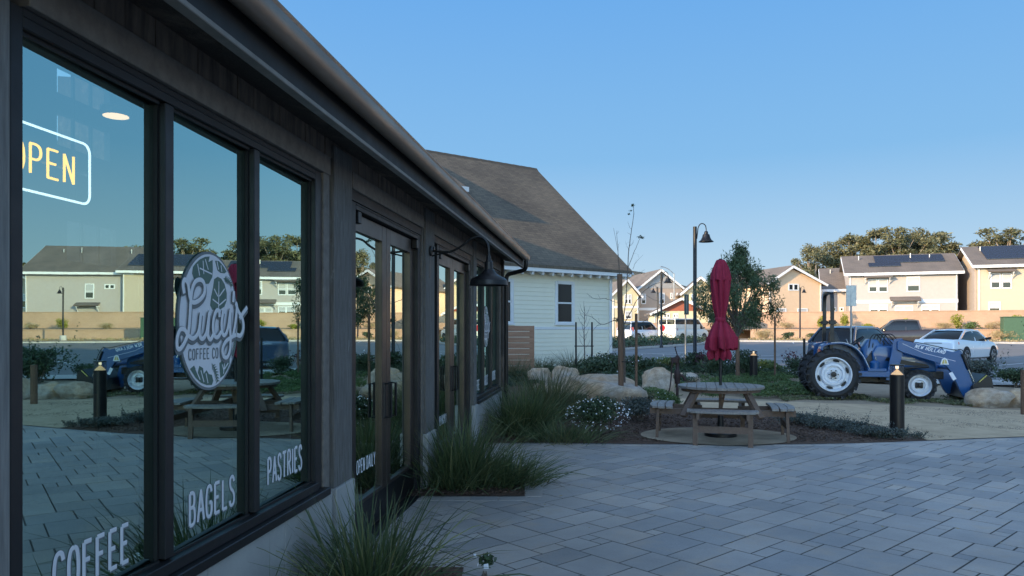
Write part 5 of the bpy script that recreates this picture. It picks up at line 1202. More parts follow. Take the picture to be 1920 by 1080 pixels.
# ================================================================ TRACTOR
TR_O = Vector((7.224, 16.9, gz(16.9)+.03)); K = 82.3
TR = thing('tractor', 'blue compact farm tractor with a front loader, white rims and a folded roll bar', 'tractor', TR_O, R(-13))
def tx(px, y=-.5):
    t = (px-960)/F; c, s = math.cos(R(13)), math.sin(R(13)); return (t*(16.9+y*c) - 7.224 - y*s)/(c + t*s)
def tz(py): return (HZ-py)/85.2 + EYE - TR_O.z
def wheel(mbt, mbr, c, R_, w, rr_, lugs, lug_h, side=-1, dish=.06, holes=True, parent=None, nm='wheel'):
    t = MB(); sh = .06
    t.lathe([(rr_,-w/2+.01),(rr_+.03,-w/2),(R_-.10,-w/2-.01),(R_-.03,-w/2+.03),(R_-.01,-w/2+.07),(R_-.01,w/2-.07),(R_-.03,w/2-.03),(R_-.10,w/2+.01),(rr_+.03,w/2),(rr_,w/2-.01)], 48, 'y', c, closed=True)
    for i in range(lugs):
        for s in (-1, 1):
            a = 2*math.pi*(i + (.5 if s > 0 else 0))/lugs; a2 = a + .23*(.55/R_)
            pts = []
            for (aa, y, wd) in ((a, s*w/2*1.02, .045), (a2, s*.02, .04)):
                u = Vector((math.cos(aa), 0, math.sin(aa))); tt = Vector((-math.sin(aa), 0, math.cos(aa)))
                pts.append((u, tt, y, wd))
            q = []
            for rad in (R_-.05, R_+lug_h-.012):
                for (u, tt, y, wd), sg in ((pts[0],-1),(pts[1],-1),(pts[1],1),(pts[0],1)):
                    q.append(Vector(c) + u*rad + tt*wd*.5*sg*(1 if rad < R_ else .8) + Vector((0,y,0)))
            t.hexa(q)
    W = t.build('wheel', M['tyre'], parent, smooth=35)
    r = MB(); f = side
    r.lathe([(rr_+.012,f*(w/2-.005)),(rr_-.010,f*(w/2+.0)),(rr_-.022,f*(w/2-.04)),(rr_*.90,f*(w/2-.11)),(rr_*.76,f*(w/2-.11)),(rr_*.66,f*(w/2-.045)),(rr_*.52,f*(w/2-.04)),(rr_*.48,f*(w/2-.075)),(rr_*.34,f*(w/2-.075)),(rr_*.30,f*(w/2-.05)),(0,f*(w/2-.05))], 40, 'y', c, cap0=False)
    r.lathe([(rr_+.01,-f*(w/2-.005)),(rr_-.03,-f*(w/2-.05)),(rr_*.6,-f*(w/2-.07)),(0,-f*(w/2-.07))], 30, 'y', c, cap0=False)
    r.build('rim', M['rim'], W, smooth=35)
    h = MB(); cc = Vector(c) + Vector((0, f*(w/2-.025), 0)); h.lathe([(0,0),(rr_*.17,0),(rr_*.15,f*.05),(0,f*.055)], 20, 'y', cc); h.build('hub', M['black'], W, smooth=40)
    b = MB()
    for i in range(6):
        a = i*math.pi/3; b.lathe([(0,0),(rr_*.04,0),(rr_*.04,f*.02),(0,f*.02)], 6, 'y', Vector(c) + Vector((rr_*.25*math.cos(a), f*(w/2-.040), rr_*.25*math.sin(a))))
    b.build('wheel_bolt', M['black'], W)
    if holes:
        for i in range(6):
            a = i*math.pi/3+.3; h = MB(); pts = []
            for k in range(10):
                q = 2*math.pi*k/10; e = a + .24*math.cos(q); rad = rr_*.83 + rr_*.075*math.sin(q); pts.append((rad*math.cos(e), rad*math.sin(e)))
            h.prism([(c[0]+x, c[2]+z) for x, z in pts], c[1]+f*(w/2-.15), c[1]+f*(w/2-.088), 'y')
            h.build('rim_slot', M['inner'], W)
    return W
RW, FW = .29, .20; yn = -.50; yf = .50
rc = (0, yn, .555); fc = (tx(1724), yn+.06, .335)
wheel(None, None, rc, .555, RW, .37, 20, .03, parent=TR); wheel(None, None, (0, yf, .555), .555, RW, .37, 20, .03, side=1, parent=TR)
wheel(None, None, fc, .335, FW, .235, 18, .022, holes=False, parent=TR); wheel(None, None, (fc[0], yf-.06, .335), .335, FW, .235, 18, .022, side=1, holes=False, parent=TR)
# fenders
for y0, y1 in ((yn-.10, yn+.20), (yf-.20, yf+.10)):
    mb = MB(); path = [(tx(1537),tz(656)),(tx(1540),tz(647)),(tx(1556),tz(643)),(tx(1580),tz(643)),(tx(1600),tz(651)),(tx(1614),tz(665)),(tx(1624),tz(684)),(tx(1630),tz(697))]
    path = [tuple(p[:2]) for p in smoothline([(a,b,0) for a,b in path], 4)]
    inn = [(x*.95+.03, z-.035) for x, z in path]; mb.prism(path + inn[::-1], y0, y1, 'y')
    f = mb.build('fender', M['tblue'], TR, smooth=40, bevel=.008)
    mb = MB(); m_ = len(path); inner_y = y1 if y0 < 0 else y0-.02
    mb.prism(path + [(tx(1630),tz(703)),(tx(1600),tz(703)),(tx(1560),tz(690)),(tx(1537),tz(690))], inner_y, inner_y+.02, 'y'); mb.build('fender_panel', M['tblue'], f)
    mb = MB(); mb.tube([(x*1.0+.01, y0-.004, z+.004) for x, z in path[8:]], .008, 6); mb.build('fender_stripe', M['rim'], f, smooth=60)
mb = MB(); mb.box(tx(1600), tx(1668), -.62, .62, tz(706), tz(695)); mb.box(tx(1624), tx(1660), -.64,-.36, tz(696), tz(690)); mb.build('footplate', M['tblue'], TR, bevel=.01)
mb = MB(); mb.lathe([(0,0),(.10,0),(.10,.18),(.06,.22),(0,.22)], 16, 'z', (tx(1641),-.45,tz(695))); mb.build('fuel_tank', M['tblue'], TR, smooth=40)
# chassis, engine
mb = MB(); mb.box(-.25, 1.4, -.17,.17, .36,.68); mb.box(-.2,.2,-.5,.5,.45,.66); mb.box(1.2, 2.35, -.13,.13,.45,.62); mb.box(fc[0]-.08, fc[0]+.08, -.5,.5,.27,.40); mb.box(.9,1.0,-.45,.45,.5,.7); mb.build('chassis', M['engine'], TR, bevel=.015)
mb = MB(); mb.box(tx(1652), tx(1762), -.22,.22, tz(705), tz(688)); mb.box(tx(1655), tx(1755), -.24,.24, tz(715), tz(700))
for i in range(8): mb.tube([(tx(1655+i*11), -.25-.01*(i%3), tz(688+(i*7)%9)), (tx(1664+i*11), -.27, tz(700+(i*5)%9))], .012, 6)
mb.build('engine', M['engine'], TR, bevel=.01)
mb = MB(); hood = [(tx(1645),tz(700)),(tx(1640),tz(662)),(tx(1650),tz(648)),(tx(1672),tz(649)),(tx(1720),tz(658)),(tx(1752),tz(668)),(tx(1762),tz(680)),(tx(1763),tz(697)),(tx(1730),tz(697)),(tx(1700),tz(690)),(tx(1670),tz(692))]
mb.prism(hood, -.27, .27, 'y'); hd_ = mb.build('hood', M['tblue'], TR, smooth=30, bevel=.03, seg=3)
mb = MB(); mb.prism([(tx(1664),tz(676)),(tx(1668),tz(670)),(tx(1745),tz(683)),(tx(1748),tz(688)),(tx(1700),tz(684))], -.276,-.268, 'y'); mb.build('hood_vent', M['black'], hd_)
mb = MB(); 
for i in range(2):
    mb.bar((tx(1694),-.273,tz(670+i*6)),(tx(1722),-.273,tz(672.5+i*6)), .004,.022,(0,0,1))
mb.build('hood_badge', M['sign_back'], hd_)
# dash, steering, seat
mb = MB(); dash = [(tx(1632),tz(700)),(tx(1622),tz(655)),(tx(1636),tz(636)),(tx(1652),tz(637)),(tx(1664),tz(652)),(tx(1664),tz(690))]
mb.prism(dash, -.20,.20, 'y'); mb.build('dashboard', M['tblue'], TR, smooth=30, bevel=.025, seg=2)
mb = MB(); mb.prism([(tx(1628),tz(676)),(tx(1640),tz(658)),(tx(1656),tz(662)),(tx(1662),tz(690)),(tx(1650),tz(700)),(tx(1634),tz(694))], -.206,.206, 'y'); mb.build('dash_panel', M['engine'], TR, bevel=.01)
sc_ = Vector((tx(1616),0,tz(641))); ax = Vector((-.62,0,.78)).normalized(); u_ = Vector((0,1,0)); v_ = ax.cross(u_); mb = MB()
mb.tube([sc_ + (u_*math.cos(a*math.pi/12)+v_*math.sin(a*math.pi/12))*.19 for a in range(25)], .014, 8, cap=False)
for a in (0, 2.1, 4.2): mb.tube([sc_, sc_ + (u_*math.cos(a)+v_*math.sin(a))*.19], .010, 6)
mb.tube([sc_, (tx(1632),0,tz(668))], .02, 8); mb.build('steering_wheel', M['black'], TR, smooth=60)
mb = MB(); mb.prism([(tx(1562),tz(645)),(tx(1566),tz(622)),(tx(1571),tz(621)),(tx(1580),tz(640)),(tx(1600),tz(643)),(tx(1600),tz(652)),(tx(1566),tz(655))], -.24,.24, 'y'); mb.build('seat', M['black'], TR, smooth=30, bevel=.02, seg=2)
mb = MB(); mb.tube([(tx(1598),-.32,tz(655)),(tx(1590),-.34,tz(638))], .012, 6); mb.lathe([(0,-.02),(.02,0),(0,.02)], 8, 'z', (tx(1590),-.34,tz(637))); mb.tube([(tx(1646),-.28,tz(668)),(tx(1650),-.32,tz(690)),(tx(1646),-.33,tz(705))], .014, 6); mb.build('lever', M['chrome'], TR, smooth=60)
# roll bar
mb = MB(); pts = []
for y in (-.46,): pts = [(-.02,-.46,tz(655)),(.0,-.46,tz(600)),(.0,-.46,tz(566)),(.0,-.43,tz(555)),(.0,-.36,tz(549)),(.0,0,tz(547)),(.0,.36,tz(549)),(.0,.43,tz(555)),(.0,.46,tz(566)),(.0,.46,tz(600)),(-.02,.46,tz(655))]
sp_ = smoothline(pts, 4); 
for i in range(len(sp_)-1): mb.bar(sp_[i], sp_[i+1]+(sp_[i+1]-sp_[i])*.06, .055, .075, (1,0,0))
mb.build('roll_bar', M['black'], TR)
for y in (-.46,.46): mb = MB(); mb.box(-.07,.07,y-.05,y+.05,tz(608),tz(600)); mb.tube([(-.12,y,tz(604)),(.1,y,tz(604))], .018, 8); mb.build('roll_bar_hinge', M['black'], TR, bevel=.006)
# loader
def arm(y0, y1, near):
    mb = MB(); up = [(tx(1680),tz(640)),(tx(1690),tz(637)),(tx(1702),tz(640)),(tx(1785),tz(659)),(tx(1797),tz(655)),(tx(1801),tz(660)),(tx(1803),tz(668)),(tx(1812),tz(690)),(tx(1824),tz(728)),(tx(1818),tz(742)),(tx(1806),tz(742)),(tx(1799),tz(733)),(tx(1782),tz(697)),(tx(1772),tz(685)),(tx(1760),tz(680)),(tx(1690),tz(660)),(tx(1680),tz(655))]
    mb.prism(up, y0, y1, 'y'); A = mb.build('loader_arm', M['tblue'], TR, smooth=25, bevel=.008)
    ym = (y0+y1)/2
    mb = MB(); mb.prism([(tx(1676),tz(636)),(tx(1690),tz(634)),(tx(1697),tz(642)),(tx(1684),tz(690)),(tx(1680),tz(712)),(tx(1660),tz(712)),(tx(1664),tz(690))], y1-.05 if near else y0, y1 if near else y0+.05, 'y'); mb.build('loader_post', M['tblue'], A, bevel=.006)
    o = -.07 if near else .07
    mb = MB(); mb.tube([(tx(1800),ym+o,tz(662)),(tx(1812),ym+o,tz(690))], .026, 10); mb.build('tilt_cylinder', M['black'], A, smooth=60)
    mb = MB(); mb.tube([(tx(1812),ym+o,tz(690)),(tx(1824),ym+o,tz(716))], .013, 8); mb.build('cylinder_rod', M['chrome'], A, smooth=60)
    mb = MB(); mb.tube([(tx(1686),ym+.0,tz(690)),(tx(1740),ym,tz(686))], .028, 10); mb.build('lift_cylinder', M['black'], A, smooth=60)
    mb = MB(); mb.tube(smoothline([(tx(1690),ym+o*.6,tz(637)),(tx(1740),ym+o*.5,tz(646)),(tx(1785),ym+o*.6,tz(655)),(tx(1800),ym+o*.9,tz(655)),(tx(1812),ym+o,tz(676)),(tx(1818),ym+o,tz(700))], 4), .009, 6); mb.build('hydraulic_hose', M['black'], A, smooth=60)
    return A
A1 = arm(-.60, -.50, True); A2 = arm(.50, .60, False)
mb = MB(); mb.tube([(tx(1792),-.5,tz(690)),(tx(1792),.5,tz(690))], .04, 10); mb.build('cross_tube', M['tblue'], TR, smooth=60)
# lettering on the near arm
an = math.atan2(-(659-640), (1785-1702)); y_ = -.602
def onarm(u, v): ox, oz = tx(1712), tz(651); c, s = math.cos(an), math.sin(an); return Vector((ox + u*c - v*s, y_, oz + u*s + v*c))
mb = MB(); strokes(mb, 'NEW HOLLAND', lambda u, v: onarm(u + v*.02, v*.075), .0072, .60, .16, 6, flat=((0,1,0), .15)); mb.build('arm_lettering', M['vinyl'], A1, label='white NEW HOLLAND lettering')
mb = MB(); mb.tube([onarm(-.25,.03), onarm(.2,-.075), onarm(.84,-.10)], .004, 6, flat=((0,1,0), .3)); mb.build('arm_pinstripe', M['vinyl'], A1)
mb = MB(); cx_, cz_ = tx(1768), tz(677)
for tri in ([(-.085,-.055),(.085,-.055),(.05,.06),(0,.095),(-.05,.06)],): mb.prism([(cx_+a, cz_+b) for a, b in tri], y_-.002, y_, 'y')
mb.build('leaf_emblem', M['vinyl'], A1)
mb = MB()
mb.prism([(cx_-.055,cz_-.035),(cx_-.005,cz_-.035),(cx_-.005,cz_+.06),(cx_-.03,cz_+.045)], y_-.0045, y_-.0025, 'y'); mb.prism([(cx_+.055,cz_-.035),(cx_+.005,cz_-.035),(cx_+.005,cz_+.06),(cx_+.03,cz_+.045)], y_-.0045, y_-.0025, 'y'); mb.build('emblem_inner', mat('emblem_gold', (.55,.42,.12), (.45,.34,.1), 5, .5), A1)
mb = MB(); mb.bar((tx(1779),y_-.002,tz(696)),(tx(1787),y_-.002,tz(709)), .004, .075, (1,0,.5)); mb.build('warning_label', M['vinyl'], A1)
# brush guard bars over the hood (far loader pipes)
mb = MB()
for i in range(5):
    x0 = tx(1640+i*7.5); mb.tube(smoothline([(x0-.06,-.25+i*.03,tz(652)),(x0-.02,-.2+i*.04,tz(636)),(x0+.06,-.12+i*.06,tz(628)),(x0+.16,0,tz(628)),(x0+.34,.05,tz(646))], 4), .011, 6)
mb.build('hose_bundle', M['black'], TR, smooth=60)
mb = MB(); bk = [(tx(1812),tz(746)),(tx(1818),tz(718)),(tx(1842),tz(697)),(tx(1853),tz(706)),(tx(1858),tz(735)),(tx(1846),tz(748)),(tx(1830),tz(752))]
mb.prism([(tx(1812),tz(744)),(tx(1817),tz(720)),(tx(1841),tz(698)),(tx(1846),tz(702)),(tx(1824),tz(722)),(tx(1821),tz(740)),(tx(1850),tz(744)),(tx(1850),tz(749))], -.68,.68, 'y')
mb.prism(bk, -.70,-.68, 'y'); mb.prism(bk, .68,.70, 'y'); mb.build('bucket', M['black'], TR, bevel=.004)
mb = MB(); mb.bar((tx(1828),-.705,tz(712)),(tx(1842),-.705,tz(700)), .01,.085,(1,0,1)); mb.build('bucket_label', M['petal_y'], TR)
mb = MB(); mb.tube([(-.25,0,.5),(-.55,-.2,.3)], .03, 8); mb.tube([(-.25,0,.5),(-.55,.2,.3)], .03, 8); mb.tube([(-.3,-.3,.8),(-.3,-.3,.35)], .02, 8); mb.box(-.5,-.25,-.12,.12,.42,.5); mb.build('hitch', M['black'], TR)
mb = MB(); mb.box(-.30,-.22,-.5,-.38,tz(668),tz(655)); mb.build('tail_lamp', M['taillight'], TR)
# ================================================================ CARS
def make_car(name, label, loc, head, st, gh, paint, L, wheels, wr, group='parked cars', roof_rack=False, bed=None, extra=None):
    # st: stations (x, zbottom, ztop, halfwidth); gh: greenhouse (x0b, x0t, x1t, x1b, zbelt0, zroof, zbelt1, wb, wt); x forward
    t = thing(name, label, 'car' if name != 'pickup_truck' and name != 'cargo_van' else ('pickup' if name == 'pickup_truck' else 'van'), loc, head, group)
    prof = smoothline([(a,b,c) for a,b,c,_ in st], 3); hws = smoothline([(a,0,d) for a,_,_,d in st], 3); ring = []; n = 9
    for p, h in zip(prof, hws):
        x, zb, zt, hw = p.x, p.y, p.z, h.z
        half = [(hw*.86, zb), (hw*.97, zb+.08), (hw, zb+(zt-zb)*.5), (hw*.985, zt-.12), (hw*.90, zt-.015), (0, zt+.015)]
        ring.append([(x, -y, z) for y, z in half] + [(x, y, z) for y, z in half[-2::-1]])
    m_ = len(ring[0]); vs = [p for r in ring for p in r]; mb = MB()
    fs = [(i*m_+j, i*m_+(j+1)%m_, (i+1)*m_+(j+1)%m_, (i+1)*m_+j) for i in range(len(ring)-1) for j in range(m_)]
    fs += [tuple(range(m_)), tuple((len(ring)-1)*m_ + j for j in range(m_))[::-1]]
    mb.add(vs, fs); body = mb.build('body', paint, t, smooth=42)
    x0b, x0t, x1t, x1b, zb0, zr, zb1, wb, wt = gh
    pr = smoothline([(x0b,0,zb0-.05),(x0b*.55+x0t*.45,0,zb0*.5+zr*.5),(x0t,0,zr-.015),(x0t*.6+x1t*.4,0,zr+.03),(x1t,0,zr),(x1t*.5+x1b*.5,0,zr*.52+zb1*.48),(x1b,0,zb1-.05)], 5)
    def cabin(a0, a1, off, lo):
        mb = MB(); rows = []
        for i, p in enumerate(pr[a0:a1]):
            h = max(0, min(1, (p.z-(zb0-.05))/(zr-zb0+.05))); zb_ = zb0-.06+(zb1-zb0)*(p.x-x0b)/(x1b-x0b); wl = wb*(.80+.20*min(1, h*3)); zt_ = p.z+off
            wt_ = wl + (wt+.03-wb)*h
            half = [(wl, zb_), (wl*.6+wt_*.4, zb_*.5+zt_*.5), (wt_, zt_-.07*h), (wt_*.86, zt_-.015*h), (0, zt_+.012)] if not lo else [(wt_+.012, zt_-.085), (wt_+.008, zt_-.05), (wt_*.88, zt_), (0, zt_+.02)]
            rows.append([(p.x,-y,z) for y,z in half] + [(p.x,y,z) for y,z in half[-2::-1]])
        n_ = len(rows[0]); mb.add([q for r_ in rows for q in r_], [(i*n_+k, i*n_+k+1, (i+1)*n_+k+1, (i+1)*n_+k) for i in range(len(rows)-1) for k in range(n_-1)]); return mb
    cabin(0, len(pr), 0, False).build('windows', M['carglass'], t, smooth=50)
    cabin(9, 22, .012, True).build('roof', paint, t, smooth=50)
    for s in (-1, 1):
        mb = MB(); mb.bar((x0b-.02,s*wb,zb0-.03),(x0t,s*wt,zr-.01),.10,.05,(0,1,0)); mb.bar((x1b+.02,s*wb,zb1-.03),(x1t,s*wt,zr-.01),.07,.05,(0,1,0))
        xm = (x0t+x1t)/2 + .0; mb.bar((xm,s*(wb+.01),zb1-.03),(xm,s*(wt+.01),zr-.01),.06,.03,(0,1,0))
        mb.bar((x0t,s*(wt+.0),zr-.015),(x1t,s*(wt+.0),zr-.015),.05,.05)
        if x1t - x0t > 1.9: xq = x0t+.35*(x1t-x0t)*.55; mb.bar((xq-.1,s*(wb+.01),zb0-.03),(xq,s*(wt+.01),zr-.01),.10,.03,(0,1,0))
        mb.build('pillar', paint, t)
        mb = MB(); mb.hexa([(x1b-.35,s*wb,zb1+.02),(x1b-.25,s*wb,zb1+.02),(x1b-.25,s*(wb+.22),zb1+.04),(x1b-.32,s*(wb+.22),zb1+.04),(x1b-.35,s*wb,zb1+.12),(x1b-.25,s*wb,zb1+.12),(x1b-.25,s*(wb+.22),zb1+.17),(x1b-.32,s*(wb+.22),zb1+.17)]); mb.build('side_mirror', M['carblack'], t, bevel=.02)
    hwm = max(s[3] for s in st)
    for x in wheels:
        for s in (-1, 1):
            mb = MB(); mb.lathe([(0,-.1),(wr*.6,-.1),(wr*.96,-.1),(wr,-.07),(wr,.07),(wr*.96,.1),(wr*.6,.1)], 28, 'y', (x, s*(hwm-.085), wr), closed=False); W = mb.build('wheel', M['tyre'], t, smooth=40)
            mb = MB(); mb.lathe([(0,s*.105),(wr*.12,s*.108),(wr*.3,s*.098),(wr*.60,s*.104),(wr*.66,s*.11),(wr*.68,s*.100)], 24, 'y', (x, s*(hwm-.085), wr), cap0=False); mb.build('rim', M['alloy'], W, smooth=40)
            sp = MB()
            for k in range(5):
                a = k*2*math.pi/5; c0 = Vector((x, s*(hwm+.022), wr)); u = Vector((math.cos(a+.628),0,math.sin(a+.628))); v = Vector((-u.z,0,u.x))
                sp.prism([xz((c0+u*wr*.2+v*wr*.03)), xz((c0+u*wr*.56+v*wr*.2)), xz((c0+u*wr*.6)), xz((c0+u*wr*.56-v*wr*.2)), xz((c0+u*wr*.2-v*wr*.03))], s*(hwm+.018), s*(hwm+.025), 'y')
            sp.build('spoke_gap', M['inner'], W)
            ar = MB(); pts = []
            for k in range(13): a = math.pi*k/12; pts.append((x+math.cos(a)*(wr+.05), s*(hwm*.992), wr-.0+math.sin(a)*(wr+.05)))
            poly = [(p[0], p[2]) for p in pts] + [(x-wr*.9, .22), (x+wr*.9, .22)]
            ar.prism(poly, s*(hwm-.16), s*(hwm+.004), 'y'); ar.build('wheel_arch', M['inner'], t)
    if extra: extra(t)
    return t
def rear(t, xr, w, z0, z1, lw, plate_z, bar=False, lx=None):
    for s in (-1, 1):
        mb = MB(); mb.hexa([(xr-.03,s*(w-lw),z0),(xr+.28,s*(w+.035),z0),(xr+.28,s*(w-.05),z0),(xr+.05,s*(w-lw),z0),(xr-.01,s*(w-lw),z1),(xr+.28,s*(w+.02),z1),(xr+.28,s*(w-.05),z1),(xr+.05,s*(w-lw),z1)]); mb.build('tail_light', M['taillight'], t, bevel=.008)
    mb = MB(); mb.box(xr-.045,xr+.1,-.17,.17,plate_z,plate_z+.16); mb.build('number_plate', M['plate'], t)
    mb = MB(); mb.box(xr-.03,xr+.2,-w*.85,w*.85,.22,.36); mb.build('rear_bumper', M['inner'], t, bevel=.02)
def hv(x, y): return math.atan2(y, x)
# white sedan
st = [(-2.43,.34,.80,.66),(-2.40,.26,1.00,.80),(-2.15,.22,1.04,.88),(-1.6,.19,1.03,.915),(-.6,.18,.97,.92),(.6,.18,.95,.92),(1.3,.19,.93,.91),(1.9,.20,.84,.89),(2.3,.24,.70,.80),(2.44,.32,.55,.62)]
q = Vector((19.05,31.0)) + Vector((.79,.61))*1.4 + Vector((-.61,.79))*.9
def sed(t):
    rear(t, -2.40, .885, .82, .93, .50, .66)
    mb = MB(); mb.box(-2.44,-2.40,-.35,.35,.86,.885); mb.build('trim_strip', M['carblack'], t)
make_car('sedan', 'white sedan parked with its rear towards the camera, right of the tractor', (q.x, q.y, gz(q.y)), hv(.79,.61), st, (-1.78,-.80,.45,1.22,1.02,1.41,.96,.78,.60), M['carwhite'], 4.9, (-1.42,1.42), .345, extra=sed)
# slate blue hatchback behind the tractor
st = [(-2.15,.36,.75,.70),(-2.13,.28,1.02,.82),(-1.8,.22,1.06,.89),(-1.0,.2,1.03,.91),(.6,.2,1.0,.91),(1.2,.2,.98,.90),(1.75,.22,.90,.86),(2.1,.28,.72,.76),(2.18,.34,.6,.66)]
q = Vector(((1567-960)/F*25.6, 25.6)) + Vector((.74,.67))*2.1 + Vector((-.67,.74))*.2
make_car('hatchback', 'slate blue hatchback parked behind the roll bar of the tractor', (q.x, q.y, gz(q.y)), hv(.74,.67), st, (-2.02,-1.45,.35,1.15,1.06,1.56,1.0,.80,.60), M['carblue'], 4.3, (-1.3,1.35), .34, extra=lambda t: rear(t, -2.10, .885, .90, 1.05, .42, .70))
# black pickup
st = [(-2.85,.50,1.1,.80),(-2.82,.42,1.32,.92),(-2.5,.38,1.34,.97),(-1.0,.36,1.34,.98),(.0,.36,1.28,.98),(1.2,.36,1.26,.97),(1.7,.38,1.24,.96),(2.5,.40,1.12,.92),(2.82,.46,.9,.82)]
pd = Vector((-.93,.37)); q = Vector(((1698-960)/F*47, 47))
make_car('pickup_truck', 'black pickup truck facing left in the lot beyond the tractor hood', (q.x, q.y, gz(q.y)), hv(*pd), st, (-.75,-.60,.75,1.55,1.28,1.90,1.24,.84,.68), M['carblack'], 5.8, (-1.75,1.85), .40, extra=lambda t: rear(t, -2.80, .955, .95, 1.16, .16, .72))
# white suv
st = [(-2.5,.45,.9,.80),(-2.47,.36,1.10,.92),(-2.2,.3,1.14,.96),(-1.0,.28,1.13,.97),(.6,.28,1.12,.97),(1.2,.28,1.11,.96),(1.6,.3,1.10,.95),(2.2,.32,1.02,.90),(2.5,.4,.85,.78)]
q = Vector(((1205-960)/F*69, 69.5))
make_car('suv', 'white suv with roof rails parked at the end of the street behind the bare tree', (q.x, q.y, gz(q.y)), hv(.78,.62), st, (-2.42,-2.2,.45,1.25,1.14,1.86,1.12,.86,.70), M['carwhite'], 5.2, (-1.55,1.6), .39, extra=lambda t: rear(t, -2.45, .95, .95, 1.35, .16, .85))
# white van
st = [(-2.9,.45,1.0,.90),(-2.88,.36,1.24,.97),(-2.5,.32,1.26,1.0),(-1.0,.3,1.26,1.0),(.6,.3,1.26,1.0),(1.7,.3,1.24,1.0),(2.1,.3,1.15,.97),(2.7,.34,1.05,.93),(2.9,.4,.9,.82)]
q = Vector(((1290-960)/F*69, 70.5))
def van(t):
    rear(t, -2.86, .98, 1.0, 1.3, .12, .55)
    mb = MB(); mb.box(-2.88,1.2,-.985,.985,1.2,1.62); mb.box(-2.905,-2.86,-.93,-.88,1.2,2.1); mb.box(-2.905,-2.86,.88,.93,1.2,2.1); mb.box(-2.905,-2.86,-.04,.04,1.2,2.1); mb.build('side_panel', M['vanwhite'], t)
    mb = MB(); mb.lathe([(0,0),(.30,0),(.30,-.012),(0,-.012)], 24, 'x', (-2.905,.48,1.28)); o = mb.build('round_badge', M['taillight'], t, label='round red badge on the rear door')
    for s in (-.45,.45):
        mb = MB(); mb.box(-2.93,-2.90,s-.33,s+.33,1.62,2.05); mb.build('rear_window', M['carglass'], t, bevel=.02)
make_car('cargo_van', 'white van showing its rear doors and round badge, right of the white suv', (q.x, q.y, gz(q.y)), hv(.72,.69), st, (-2.88,-2.78,1.1,2.0,1.26,2.12,1.2,.95,.80), M['vanwhite'], 5.6, (-1.8,1.9), .38, extra=van)
# ================================================================ WALLS, HOUSES, FAR TREES
def rowwall(name, label, a0, a1, k, z0, z1, th=.25, cap=.35, post=None):
    t = thing(name, label, 'wall', (*rp(a0, k), 0), RANG); L = a1-a0
    mb = MB(); mb.box(0,L,-th/2,th/2,z0,z1-.08); mb.build('wall_face', M['blockwall'], t, uv=True)
    mb = MB(); mb.box(-.02,L+.02,-cap/2,cap/2,z1-.08,z1); mb.build('coping', M['blockwall'], t, uv=True)
    return t
rowwall('garden_wall', 'long tall tan block wall running below the houses', -9.5, 62, 0, 1.0, 3.46)
rowwall('retaining_wall', 'low tan block retaining wall behind the parking lot kerb', -8, 62, -4, .3, 1.60)
mb = MB(); mb.box(0,.25,0,4,1.0,3.46); o = mb.build('wall_return', M['blockwall'], uv=True); o.location = (*rp(-9.5,-3.9),0); o.rotation_euler = (0,0,RANG); tag(o, 'short return of the tan block wall with visible joints, left end', 'wall')
